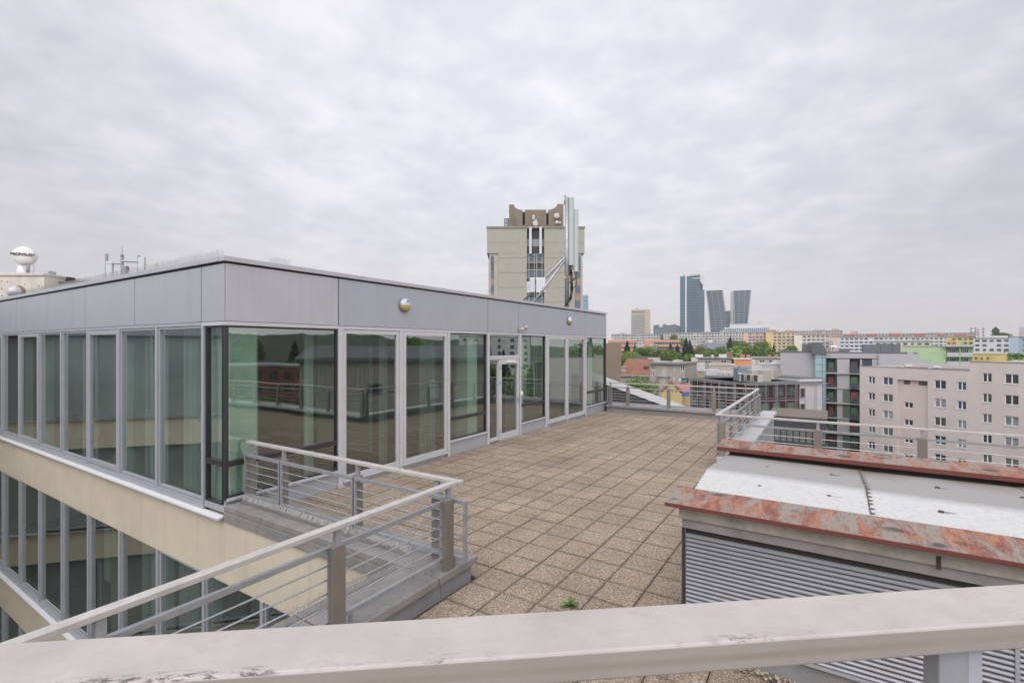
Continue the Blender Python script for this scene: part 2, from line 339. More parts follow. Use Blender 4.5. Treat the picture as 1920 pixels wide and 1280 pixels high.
#@TERRACE
# ================================================================== the roof terrace
def terrace():
    q = MB(); g = .005
    i0, i1 = -11, 27
    for i in range(i0, i1):
        for j in range(-17, 33):
            x0, x1 = TX+i*TS+g, TX+(i+1)*TS-g; y0, y1 = TY+j*TS+g, TY+(j+1)*TS-g
            x0 = max(x0, -7.5); y1 = min(y1, 18.45)
            if x0 >= x1 or y0 >= y1: continue
            if x1 <= -3.3+.02 and y1 <= 4.42+.02: continue         # the courtyard and its parapets
            if x0 < -3.32 and y0 < 4.43: y0 = 4.43
            if x0 >= -1.95 and y0 > 11.3: continue
            if x0 < -1.95 < x1 and y0 > 11.3: x1 = -1.95
            if y1-y0 < .02 or x1-x0 < .02: continue
            dz = random.uniform(-.0025, .0025)
            q.poly([(x0,y0,dz),(x1,y0,dz+random.uniform(-.0015,.0015)),(x1,y1,dz+random.uniform(-.0015,.0015)),(x0,y1,dz)])
            n = len(q.v)-4
            for a, b in ((0,1),(1,2),(2,3),(3,0)):
                pa, pb = q.v[n+a], q.v[n+b]; k = len(q.v)
                q.v += [(pa[0],pa[1],-.035),(pb[0],pb[1],-.035)]; q.f.append((n+a, k, k+1, n+b)); q.m.append(0)
    tag(q.build('terrace_floor', M['tile']), kind='structure')
    b = MB(); b.box(-3.9, 9, -2.1, 11.4, -.3, -.03); b.box(-7.6, -3.9, 4.0, 19.4, -.3, -.031); b.box(-3.9, -1.7, 11.4, 19.4, -.3, -.032)
    tag(b.build('terrace_base', mat('joint_dirt', (.055,.045,.036), .95, noise=.4, nscale=2)), kind='structure')
terrace()

def parapet(label, walls, caps, cap_mat, group=None):
    t = thing('parapet_wall', label, 'parapet', (caps[0][0], caps[0][2], 0))
    inv = (-t.location.x, -t.location.y)
    q = MB()
    for w in walls: q.box(w[0]+inv[0], w[1]+inv[0], w[2]+inv[1], w[3]+inv[1], w[4], w[5])
    q.build('wall', M['curb'], t)
    for c in caps: bx('cap', cap_mat, t, c[0]+inv[0], c[1]+inv[0], c[2]+inv[1], c[3]+inv[1], c[4], c[5], bevel=.004)
    return t
# courtyard side under the short railing (along X)
parapet('grey metal capped parapet between the courtyard and the terrace, beside the glass corner',
        [(-7.44,-3.35,3.86,4.36,-.29,.165)],
        [(-7.46,-6.52,3.78,4.42,.17,.245), (-6.505,-4.85,3.78,4.42,.17,.245), (-4.835,-3.3,3.78,4.42,.17,.245)], M['cap'])
# courtyard side under the long railing (along Y)
parapet('grey metal capped parapet under the long railing that runs to the lower left',
        [(-3.86,-3.355,-2.0,3.855,-.29,.165)],
        [(-3.93,-3.3,2.58,3.765,.171,.246), (-3.93,-3.3,.9,2.565,.171,.246), (-3.93,-3.3,-2.0,.885,.171,.246)], M['cap'])
# far edge of the terrace
parapet('low grey parapet along the far edge of the terrace under the far railing',
        [(-7.40,-1.56,18.52,19.5,-.8,.17)],
        [(-7.42,-4.4,18.45,19.6,.175,.25), (-4.385,-1.97,18.45,19.6,.175,.25)], M['cap'])
# right return
parapet('parapet with broad pale cap beside the railing that returns towards the far corner',
        [(-1.94,-1.56,11.32,18.5,-.8,.17)],
        [(-1.955,-1.5,11.0,13.4,.172,.251),(-1.955,-1.5,13.415,15.8,.172,.251),(-1.955,-1.5,15.815,19.9,.172,.251)], M['cap_white'])
parapet('parapet behind the shed under the railing at the right',
        [(-1.9,8.9,11.35,11.75,-.8,.17)], [(-1.49,3,11.05,11.8,.17,.249),(3.015,9,11.05,11.8,.17,.249)], M['cap_white'])

# ------------------------------------------------------------------ railings
def railing(label, a, b, posts, out, mesh_end=(0,0), zc=.25, rods=4, overhang=(0,0), skip_panel=(), post_plates=False):
    """a, b: ends of the handrail line (x, y); posts: distances along it; out: side (+1 / -1, left of a->b is +1) the infill hangs on"""
    L = math.hypot(b[0]-a[0], b[1]-a[1]); rz = math.atan2(b[1]-a[1], b[0]-a[0])
    t = thing('railing', label, 'railing', (a[0], a[1], 0), rz)
    q = MB(); q.box(-overhang[0], L+overhang[1], -.04, .04, 1.112, 1.150); q.build('handrail', M['hand'], t, bevel=.004)
    for p in posts:
        q = MB(); q.box(p-.065, p+.065, -.028, .028, zc-.02, .975)
        o = q.build('post', M['post'], t, bevel=.004)
        s = MB(); s.box(p-.025, p+.025, -.02, .02, .976, 1.111); s.box(p-.032, p+.032, -.026, .026, .9755, .981); s.build('stub', M['zinc'], o)
    ends = [-mesh_end[0]] + list(posts[1:-1]) + [L+mesh_end[1]] if len(posts) > 1 else [0, L]
    for i, (p0, p1) in enumerate(zip(ends, ends[1:])):
        y = out*.052
        x0, x1 = p0+.012, p1-.012
        q = MB()
        q.box(x0, x1, y-.02, y+.02, .925, .965); q.box(x0, x1, y-.02, y+.02, .325, .365)
        q.box(x0, x0+.03, y-.02, y+.02, .3655, .9245); q.box(x1-.03, x1, y-.02, y+.02, .3655, .9245)
        for k in range(rods):
            z = .365 + (.925-.365)*(k+1)/(rods+1.)
            q.tube((x0+.03, y, z), (x1-.03, y, z), .0075, 6)
        q.box(x0+.15, x0+.18, y-.012, y+.012, zc-.01, .3249); q.box(x1-.18, x1-.15, y-.012, y+.012, zc-.01, .3249)
        q.build('infill_panel', M['zinc'], t)
    return t
railing('short grey metal railing between the glass corner and the courtyard corner', (-7.46,4.13), (-3.30,4.13), [.10,.93,2.5,3.82], -1, (0,.12), overhang=(0,0))
railing('long grey metal railing running from the courtyard corner to the lower left', (-3.36,4.089), (-3.36,-2.0), [.11,1.50,3.05,4.6,5.9], -1, (-.12,0))
railing('metal railing along the far edge of the terrace', (-7.42,18.55), (-1.95,18.55), [.17,.88,2.45,4.05,5.35], 1, (0,0))
railing('metal railing returning from the far corner to the middle of the terrace', (-1.95,11.21), (-1.95,18.509), [.06,1.6,3.1,4.6,6.1,7.2], -1, (0,0))
railing('metal railing at the right above the red boards of the shed', (-2.0,11.16), (8.9,11.16), [.13,1.86,3.42,5.0,6.6,8.2,9.8,10.8], 1, (0,0), rods=3)

# ------------------------------------------------------------------ bird spikes
SPK = mat('spike_wire', (.30,.29,.28), .4, .5)
def spikes(label, a, b, z, width=.1, pitch=.02, h=.11, rad=.0011, rows=2, group=None):
    L = math.hypot(b[0]-a[0], b[1]-a[1]); rz = math.atan2(b[1]-a[1], b[0]-a[0])
    t = thing('bird_spike_strip', label, 'bird spikes', (a[0], a[1], z), rz)
    q = MB(); q.box(0, L, -.008, .008, 0, .004); q.build('base_strip', M['cap'], t)
    w = MB(); x = 0.01; k = 0
    while x < L:
        for r in range(rows):
            s = (-1 if (k+r) % 2 else 1)*random.uniform(.6, 1); dx = random.uniform(-.015, .015)
            w.tube((x, 0, .004), (x+dx, s*width*.5, h*random.uniform(.85, 1.05)), rad, 3, caps=False)
        x += pitch; k += 1
    w.build('wires', SPK, t)
spikes('bird spikes on the cap beside the glass corner in front of the short railing', (-7.4,3.98), (-3.95,3.98), .246, .16, .011, .10, .0012, 3)
spikes('bird spikes on the outer edge of the cap below the long railing', (-3.82,3.7), (-3.82,.2), .247, .1, .02, .12, .0012)
spikes('bird spikes along the left roof edge of the glass storey', (-7.7,3.92), (-17.5,3.92), 3.935, .12, .035, .13, .0022)
spikes('small bird spikes on the roof edge just right of the building corner', (-7.6,4.55), (-7.6,4.9), 3.935, .12, .03, .11, .0018)
#@OFFICE
# ================================================================== the office building with the glazed top storey
XR, YL = -7.5, 3.8            # right face (normal +X), left face (normal -Y)
ZT, ZF, ZG = 3.93, 2.95, 2.93
XW = -23.2                    # west end
office = thing('office_building', 'beige office building with a glazed top storey under grey metal fascia panels', 'building', (XR, YL, -28))
OZ = 28.
def rl(x0,x1,y0,y1,z0,z1): return (x0-XR, x1-XR, y0-YL, y1-YL, z0+OZ, z1+OZ)
def obx(name, m, x0,x1,y0,y1,z0,z1, parent=None, bevel=0.):
    o = bx(name, m, parent or office, *rl(x0,x1,y0,y1,z0,z1), bevel=bevel); return o
def FB(face, a0, a1, n0, n1, z0, z1):         # box on a face: a along the face, n outwards
    return (XR+n0, XR+n1, a0, a1, z0, z1) if face == 'R' else (a0, a1, YL-n1, YL-n0, z0, z1)
def glazing(face, a0, a1, z0, z1, fw=.05, fm='alu', depth=.06, out=.0, name='window', gm='glass', transom=None, tm=None, sash=False):
    if a0 > a1: a0, a1 = a1, a0
    q = MB()
    def add(*b, mi=0): q.box(*rl(*FB(face, *b)), mi=mi)
    add(a0, a0+fw, out-depth, out, z0, z1); add(a1-fw, a1, out-depth, out, z0, z1)
    add(a0+fw, a1-fw, out-depth, out, z1-fw, z1); add(a0+fw, a1-fw, out-depth, out, z0, z0+fw)
    zs = [(z0+fw, z1-fw)]
    if transom:
        add(a0+fw, a1-fw, out-depth, out, transom-.04, transom+.04); zs = [(z0+fw, transom-.04), (transom+.04, z1-fw)]
    o = q.build(name, M[fm], office, bevel=.003 if fm != 'dark_frame' else 0)
    for (p0, p1) in zs:
        p = MB(); n = out-depth*.55
        if face == 'R':
            pts = [(XR+n, a0+fw*.8, p0-.01), (XR+n, a1-fw*.8, p0-.01), (XR+n, a1-fw*.8, p1+.01), (XR+n, a0+fw*.8, p1+.01)]
        else:
            pts = [(a0+fw*.8, YL-n, p0-.01), (a1-fw*.8, YL-n, p0-.01), (a1-fw*.8, YL-n, p1+.01), (a0+fw*.8, YL-n, p1+.01)]
        p.poly([(x-XR, y-YL, z+OZ) for x, y, z in pts]); p.build('pane', M[gm], o)
    return o

# --- roof, fascia
obx('roof', M['roofing'], XW, XR-.13, YL+.13, 18.6, 3.55, 3.80)
def fascia(face, a0, a1, m):
    obx('fascia_panel', M[m], *FB(face, min(a0,a1)+.011, max(a0,a1)-.011, -.05, .0, ZF+.02, 3.825), bevel=.004)
js = [3.815, 5.81, 10.50, 12.04, 16.70, 18.735]
for i, (a, b) in enumerate(zip(js, js[1:])): fascia('R', a, b, 'fascia_pale' if i == 0 else 'fascia')
jl = [-7.515, -8.2, -10.65, -13.1, -15.55, -18.0, -20.45, -22.9]
for a, b in zip(jl, jl[1:]): fascia('L', a, b, 'fascia')
obx('fascia_backing', M['gap'], *FB('R', 3.87, 18.7, -.12, -.055, ZF, 3.85))
obx('fascia_backing', M['gap'], *FB('L', XW, -7.56, -.12, -.056, ZF, 3.849))
obx('roof_edge_trim', M['fascia_pale'], *FB('R', 3.77, 18.76, -.11, .035, 3.855, 3.93), bevel=.005)
for a, b in ((-7.615,-8.2),(-8.205,-13.1),(-13.105,-18.0),(-18.005,XW)):
    obx('roof_edge_trim', M['alu'], *FB('L', b, a, -.11, .036, 3.856, 3.931), bevel=.005)
obx('fascia_foot', M['alu_white'], *FB('R', 3.80, 18.735, -.09, .012, 2.905, 2.962), bevel=.003)
obx('fascia_foot', M['alu'], *FB('L', XW, -8.16, -.09, .002, 2.915, 2.965))
obx('fascia_foot', M['alu_white'], *FB('L', -8.15, -7.515, -.09, .012, 2.905, 2.962), bevel=.003)
# --- right face
def mull(face, a, w=.07, z0=0., z1=2.905, m='alu_white', out=.02): obx('mullion', M[m], *FB(face, a-w/2, a+w/2, -.09, out, z0, z1), bevel=.004)
TR = .83
glazing('R', 3.83, 5.80, .33, 2.90, .024, 'dark_frame', .07, -.012, transom=TR)
mull('R', 5.85, .1)
glazing('R', 5.91, 7.32, .12, 2.90, .075, 'alu_white', gm='glass_dark')
glazing('R', 7.42, 8.84, .12, 2.90, .085, 'alu_white', gm='glass_dark', out=.02)
mull('R', 7.37, .09); mull('R', 8.90, .09)
glazing('R', 8.96, 10.44, .36, 2.90, .024, 'dark_frame', .07, -.012, transom=TR+.02)
mull('R', 10.51, .09)
glazing('R', 10.56, 12.06, 2.30, 2.90, .03, 'alu_white', out=-.01, gm='glass_dark')
obx('door_transom', M['alu_white'], *FB('R', 10.56, 12.06, -.08, .02, 2.24, 2.298), bevel=.003)
glazing('R', 10.56, 11.0, .10, 2.238, .035, 'alu_white', gm='glass_dark', out=-.01)
mull('R', 12.11, .08)
glazing('R', 12.16, 13.62, .36, 2.90, .024, 'dark_frame', .07, -.012, transom=TR+.02)
mull('R', 13.69, .11)
glazing('R', 13.76, 15.12, .14, 2.90, .085, 'alu_white', gm='glass_dark', out=.02)
mull('R', 15.17, .08)
glazing('R', 15.22, 16.62, .14, 2.90, .07, 'alu_white', gm='glass_dark')
mull('R', 16.70, .11)
glazing('R', 16.77, 18.70, .36, 2.90, .024, 'dark_frame', .07, -.012, transom=TR+.02)
for a, b, z in ((3.83,5.80,.325),(5.91,8.84,.118),(8.96,10.46,.355),(10.56,11.0,.098),(12.16,13.63,.355),(13.76,16.63,.138),(16.77,18.72,.355)):
    obx('base_panel', M['fascia'], *FB('R', a, b, -.09, -.02, -.03, z-.045)); obx('window_sill', M['alu_white'], *FB('R', a, b, -.09, .03, z-.043, z-.002), bevel=.003)
# door
dq = MB()
for b in ((11.04,11.13,.03,2.235),(11.93,12.03,.03,2.235)): dq.box(*rl(*FB('R', b[0], b[1], -.07, .015, b[2], b[3])))
dq.box(*rl(*FB('R', 11.13, 11.93, -.07, .015, 2.09, 2.235))); dq.box(*rl(*FB('R', 11.13, 11.93, -.07, .015, .03, .19)))
door = dq.build('door', M['alu_white'], office, bevel=.004)
p = MB(); p.poly([(-.03, y-YL, z+OZ) for y, z in ((11.12,.18),(11.94,.18),(11.94,2.10),(11.12,2.10))]); p.build('pane', M['glass_dark'], door)
hq = MB(); hq.box(*rl(*FB('R', 11.955, 12.005, .015, .022, .93, 1.13))); hq.tube((.02, 11.98-YL, 1.08+OZ), (.07, 11.98-YL, 1.08+OZ), .011); hq.tube((.07, 11.985-YL, 1.08+OZ), (.07, 11.85-YL, 1.08+OZ), .011)
hq.build('handle', M['zinc'], door)
for z in (.25, 1.55, 1.95): obx('hinge', M['alu'], *FB('R', 11.02, 11.06, .016, .035, z, z+.09), parent=door)
obx('door_closer', M['white'], *FB('R', 11.35, 11.75, .016, .06, 2.13, 2.19), parent=door)
obx('door_threshold', M['alu'], *FB('R', 11.03, 12.05, -.09, .02, -.02, .025))
obx('door_jamb', M['alu_white'], *FB('R', 11.005, 11.035, -.08, .01, .0, 2.235))
# corner posts
obx('corner_post', M['dark_frame'], -7.56, -7.508, 3.808, 3.86, .3, 2.9)
obx('corner_post', M['dark_frame'], -7.58, -7.505, 18.64, 18.72, .3, 2.9)
# far face, seen through the far corner
q = MB(); q.poly([(-.1, 18.70-YL, .36+OZ), (-4, 18.70-YL, .36+OZ), (-4, 18.70-YL, 2.9+OZ), (-.1, 18.70-YL, 2.9+OZ)]); q.build('end_pane', M['glass'], office)
obx('end_base', M['fascia'], -12, -7.52, 18.62, 18.7, -.02, .33); obx('end_wall', M['int_grey'], XW, -11.6, 18.5, 18.7, .0, 2.9)
obx('end_fascia', M['fascia'], XW, -7.58, 18.64, 18.73, 2.96, 3.85)
# --- left face, top storey
ml = [-8.13 - 1.6*i for i in range(10)]
obx('mullion', M['alu'], *FB('L', -8.165, -8.10, -.09, .02, .19, 2.91), bevel=.004)
glazing('L', -8.095, -7.585, .22, 2.90, .024, 'dark_frame', .07, -.012, transom=TR, name='window')
for i in range(9):
    a, b = ml[i], ml[i+1]
    sash = i in (2, 5, 7)
    mull('L', b, .075, .19, 2.91, 'alu')
    glazing('L', b+.04, a-.04, .20, 2.905, .085 if sash else .03, 'alu', out=.012 if sash else -.01, gm='glass_left')
obx('bottom_rail', M['alu'], *FB('L', XW, -8.1, -.09, .022, .085, .19)); obx('bottom_rail', M['alu'], *FB('L', -8.09, -7.5, -.09, .005, .13, .215))
def sill(z, x1=-7.5):
    q = MB(); q.prism([(0,0),(-.10,-.02),(-.10,-.045),(-.085,-.045),(0,-.03)], XW-XR, x1-XR, 'x'); q.build('window_sill', M['sill'], office, (0, 0, z+OZ))
sill(.085)
# --- lower storeys: rendered bands and window rows
STO = 3.8
for s in range(5):
    zt = .05 - STO*s; x1 = -7.5 if s == 0 else -3.96
    q = MB(); q.box(*rl(XW, -3.96, YL, YL+.3, zt-.96, zt)); 
    if s == 0: q.box(*rl(-7.46, -3.96, YL+.001, YL+.06, zt, .168))
    q.build('spandrel', M['beige'], office)
    z1 = zt-.96; z0 = zt-STO+.14
    if s:
        sill(zt+.045, -3.97); obx('bottom_rail', M['alu'], *FB('L', XW, -3.97, -.09, .012, zt+.042, zt+.135))
    if s < 3:
        n = 13; xs = [-3.33 - 1.6*k for k in range(n)]
        for k in range(n-1):
            a, b = xs[k], xs[k+1]
            if b > -4.2: continue
            a = min(a, -3.96)
            mull('L', b, .075, z0, z1, 'alu', .01)
            glazing('L', b+.04, a-.04, z0, z1, .05 if (k*5+s) % 3 == 0 else .03, 'alu', out=-.02, gm='glass_left')
    else:
        obx('window_band', M['dark_frame'], *FB('L', XW, -3.96, -.2, -.05, z0, z1))
obx('foot_wall', M['beige'], XW, -3.96, YL, YL+.3, -28, .05-STO*5)
# strip of flashing below the courtyard cap
obx('flashing', M['cap'], -7.47, -3.94, YL-.035, YL-.002, .02, .155, bevel=.003)
# --- inside
obx('interior_floor', M['int_floor'], XW, -7.6, YL+.1, 18.6, -.12, .03)
obx('ceiling', M['int_white'], XW, -7.6, YL+.1, 18.6, 2.92, 3.5)
obx('interior_wall', M['int_grey'], -13.2, -13.05, 8.6, 18.6, .03, 2.92); obx('interior_wall', M['int_grey'], XW, -13.2, 8.6, 8.75, .03, 2.92)
obx('interior_wall', M['int_white'], -8.15, -7.70, 3.99, 4.40, .03, 2.92)       # pale corner pier
for y in (10.1, 12.42, 17.6): obx('column', M['int_white'], -8.1, -7.71, y-.2, y+.2, .03, 2.92)
obx('interior_wall', M['int_white'], -11.2, -9.2, 8.0, 8.1, .03, 2.92); obx('interior_wall', M['int_white'], -11.5, -9.0, 11.0, 11.1, .03, 2.92)
for x in (-9.6, -14.4, -17.6): obx('column', M['int_white'], x-.2, x+.2, 5.0, 5.4, .03, 2.92)
for s in range(3):
    z = .05-.96-STO*s
    obx('interior_floor', M['int_floor'], XW, -4.0, YL+.32, 9, z-2.86, z-2.7); obx('ceiling', M['int_white'], XW, -4.0, YL+.32, 9, z-.02, z+.5)
    obx('interior_wall', M['int_grey'], XW, -4.0, 9, 9.2, z-2.7, z)
    for x in (-6.4, -11.2, -16.0): obx('column', M['int_white'], x-.2, x+.2, 5.1, 5.5, z-2.7, z-.02)
obx('side_wall', M['beige'], -4.2, -3.96, YL+.31, 9.2, -28, -.4)
obx('west_wall', M['beige'], XW-.3, XW-.01, YL+.2, 18.7, -28, 3.5)
# wall under the right-hand edges of the terrace
obx('terrace_wall', M['fascia'], -1.85, -1.57, 11.5, 19.6, -28, -.81); obx('terrace_wall', M['fascia'], -12, -1.86, 19.3, 19.55, -28, -.81); obx('terrace_wall', M['fascia'], -1.55, 9, 11.5, 11.7, -28, -.81)

# --- curtains inside
def curtain(label, a, b, z0, z1, face='L', n=.35, m='curtain'):
    L = abs(b-a); q = MB(); k = max(12, int(L/.018)); lo, hi = min(a, b), max(a, b); ph = random.uniform(0, 6)
    pts = []
    for i in range(k+1):
        t = i/k; w = .03*math.sin(t*L/.11*2*math.pi+ph+.8*math.sin(t*9)) + .012*math.sin(t*L/.043*6.3)
        pts.append((lo+t*L, w))
    for (p0, w0), (p1, w1) in zip(pts, pts[1:]):
        if face == 'L': q.poly([(p0-lo, w0, 0), (p1-lo, w1, 0), (p1-lo, w1, z1-z0), (p0-lo, w0, z1-z0)])
        else: q.poly([(w0, p0-lo, 0), (w1, p1-lo, 0), (w1, p1-lo, z1-z0), (w0, p0-lo, z1-z0)])
    loc = (lo, YL+n, z0) if face == 'L' else (XR-n, lo, z0)
    tag(q.build('curtain', M[m], loc=loc, smooth=True), label, 'curtain', 'curtains behind the office windows')
curtain('grey curtain in the top storey window next to the dark framed corner pane', -8.25, -9.55, .1, 2.9)
curtain('grey curtain filling part of the second full window left of the corner', -10.2, -11.1, .1, 2.9)
curtain('pale narrow curtain in the third window left of the corner', -11.6, -12.1, .1, 2.9)
curtain('grey curtain at the fourth window left of the corner, top storey', -13.6, -14.4, .1, 2.9)
curtain('curtain in the sixth window left of the corner, beside the picture edge', -16.4, -17.6, .1, 2.9)
curtain('curtain in the top storey window at the left picture edge', -18.0, -19.2, .1, 2.9)
curtain('ochre yellow curtain in the second storey window behind the long railing', -11.9, -12.75, -3.5, -1.0, m='curtain_y')
curtain('pale curtain in the second storey, next right of the ochre one', -9.9, -11.2, -3.5, -1.0)
curtain('grey curtain in the second storey above the long handrail', -8.3, -9.7, -3.5, -1.0)
curtain('curtain low down behind the long railing rods, second storey', -5.1, -6.2, -3.5, -1.0)
curtain('pale bunched curtain behind the tall pane right of the big corner pane', 7.05, 7.3, .1, 2.9, 'R', .3)
curtain('pale bunched curtain in the white framed window below the larger wall lamp', 8.25, 8.75, .1, 2.9, 'R', .3)
curtain('narrow pale curtain at the right end of the big corner pane', 5.5, 5.7, .1, 2.9, 'R', .6)

# ================================================================== other wings round the courtyard (mirrored in the windows)
def wing(label, p0, p1, thick, ztop, storeys=5):
    L = math.hypot(p1[0]-p0[0], p1[1]-p0[1]); rz = math.atan2(p1[1]-p0[1], p1[0]-p0[0])
    t = thing('office_wing', label, 'building', (p0[0], p0[1], -28), rz)
    q = MB()
    q.box(0, L, .25, thick, 0, ztop+28); q.build('core', M['int_grey'], t)
    for s in range(storeys):
        zt = .05-STO*s+28
        bx('spandrel', M['beige_lit'], t, 0, L, 0, .24, zt-.96, zt); bx('window_sill', M['cap_white'], t, 0, L, -.1, .0, zt+.01, zt+.05)
    bx('foot_wall', M['beige'], t, 0, L, 0, .24, 0, .05-STO*storeys+28)
    tops = [(.1, 2.95)] if ztop > 2 else []
    for z0, z1 in tops + [(.15-STO*(s+1), -.91-STO*s) for s in range(storeys-1)]:
        k = int(L/1.6)
        for i in range(k):
            w = MB(); x0, x1 = i*1.6+.04, (i+1)*1.6-.04
            w.box(x0-.075, x0, .06, .2, z0+28, z1+28); w.box(x0, x1, .06, .2, z0+28, z0+.06+28)
            o = w.build('window', M['alu'], t)
            p = MB(); p.box(x0, x1, .15, .2, z0+.061+28, z1+28); p.build('pane', M['wing_glass'], o)
    if ztop > 2:
        bx('fascia', M['fascia'], t, 0, L, -.01, .2, ZF+28, 3.93+28)
M['wing_glass'] = mat('wing_glass', (.26,.285,.28), .06, spec=.9, noise=.5, nscale=.35, col2=(.40,.45,.43))
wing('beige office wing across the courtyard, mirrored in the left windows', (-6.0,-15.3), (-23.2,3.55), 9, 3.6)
cam_wing_dir = (math.cos(YAW+R(6)), math.sin(YAW+R(6)))
def cw(l, d):                                    # along / ahead of the rail at the camera
    return (cam_wing_dir[0]*l - cam_wing_dir[1]*d, cam_wing_dir[1]*l + cam_wing_dir[0]*d)
t = thing('upper_terrace', 'raised roof terrace that the photographer stands on', 'terrace', (*cw(0,0), -28), YAW+R(6))
bx('wall', M['beige'], t, -3.2, 9, -5, .42, 0, 29.0); bx('deck', M['curb'], t, -3.1, 8.9, -4.9, .36, 29.0, 29.12)
#@FOREGROUND
# ================================================================== the handrail in front of the camera
def near_rail():
    a = YAW+R(6.1)
    t = thing('handrail_barrier', 'wide weathered flat handrail crossing the bottom of the picture', 'railing', (*wv(0, .614), 0), a)
    m = bpy.data.materials.new('chalky_handrail'); m.use_nodes = True; nt = m.node_tree; N = nt.nodes.new; L = nt.links.new; b = nt.nodes['Principled BSDF']
    tc = N('ShaderNodeTexCoord'); sep = N('ShaderNodeSeparateXYZ'); L(tc.outputs['Object'], sep.inputs[0])
    def nz(sc, sx=1, d=7, ro=.65):
        mp = N('ShaderNodeMapping'); mp.inputs['Scale'].default_value = (sx, 1, 1); L(tc.outputs['Object'], mp.inputs[0])
        n = N('ShaderNodeTexNoise'); n.inputs['Scale'].default_value = sc; n.inputs['Detail'].default_value = d; n.inputs['Roughness'].default_value = ro; L(mp.outputs[0], n.inputs['Vector']); return n.outputs['Fac']
    def rng(f, a, c, d=0., e=1.):
        r = N('ShaderNodeMapRange'); L(f, r.inputs[0]); r.inputs[1].default_value = a; r.inputs[2].default_value = c; r.inputs[3].default_value = d; r.inputs[4].default_value = e; return r.outputs[0]
    def mul(p, q):
        k = N('ShaderNodeMath'); k.operation = 'MULTIPLY'; L(p, k.inputs[0]); L(q, k.inputs[1]); return k.outputs[0]
    def mx(f, a, c):
        q = N('ShaderNodeMix'); q.data_type = 'RGBA'; L(f, q.inputs[0])
        for i, v in ((6, a), (7, c)):
            if isinstance(v, tuple): q.inputs[i].default_value = (*v, 1)
            else: L(v, q.inputs[i])
        return q.outputs[2]
    c = mx(rng(nz(9), .35, .7), (.43,.392,.368), (.35,.315,.293))
    c = mx(rng(nz(60, .5, 5, .7), .55, .70, 0, .5), c, (.33,.30,.28))
    # black specks of lichen gathered near the front arris, a rusty run along the front face
    arris = mul(rng(sep.outputs['Y'], -.041, -.029, 1, 0), rng(nz(3.2), .46, .56))
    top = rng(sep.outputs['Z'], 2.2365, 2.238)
    c = mx(mul(mul(arris, top), rng(nz(120, .4, 6, .75), .50, .58)), c, (.10,.085,.08))
    run = mul(rng(sep.outputs['Z'], 2.214, 2.219), rng(sep.outputs['Z'], 2.222, 2.227, 1, 0))
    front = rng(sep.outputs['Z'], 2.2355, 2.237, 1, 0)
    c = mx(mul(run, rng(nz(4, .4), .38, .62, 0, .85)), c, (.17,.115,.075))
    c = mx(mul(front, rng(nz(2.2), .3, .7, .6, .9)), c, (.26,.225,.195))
    L(c, b.inputs['Base Color']); b.inputs['Roughness'].default_value = .5; b.inputs['Metallic'].default_value = .1
    bp = N('ShaderNodeBump'); bp.inputs['Strength'].default_value = .12; bp.inputs['Distance'].default_value = .002; L(nz(140, 1, 5), bp.inputs['Height']); L(bp.outputs[0], b.inputs['Normal'])
    q = MB(); q.box(-2.6, 3.2, -.046, .046, 2.204, 2.24); q.build('handrail', m, t, bevel=.003)
    for x in (.585, -1.6, 2.2):
        q = MB(); q.box(x-.022, x+.022, -.030, -.005, 1.12, 2.2035); o = q.build('post', M['zinc'], t, bevel=.003)
        s = MB(); s.box(x+.0225, x+.045, -.026, .012, 1.12, 2.2034); s.build('fixing_plate', M['alu'], o)
near_rail()

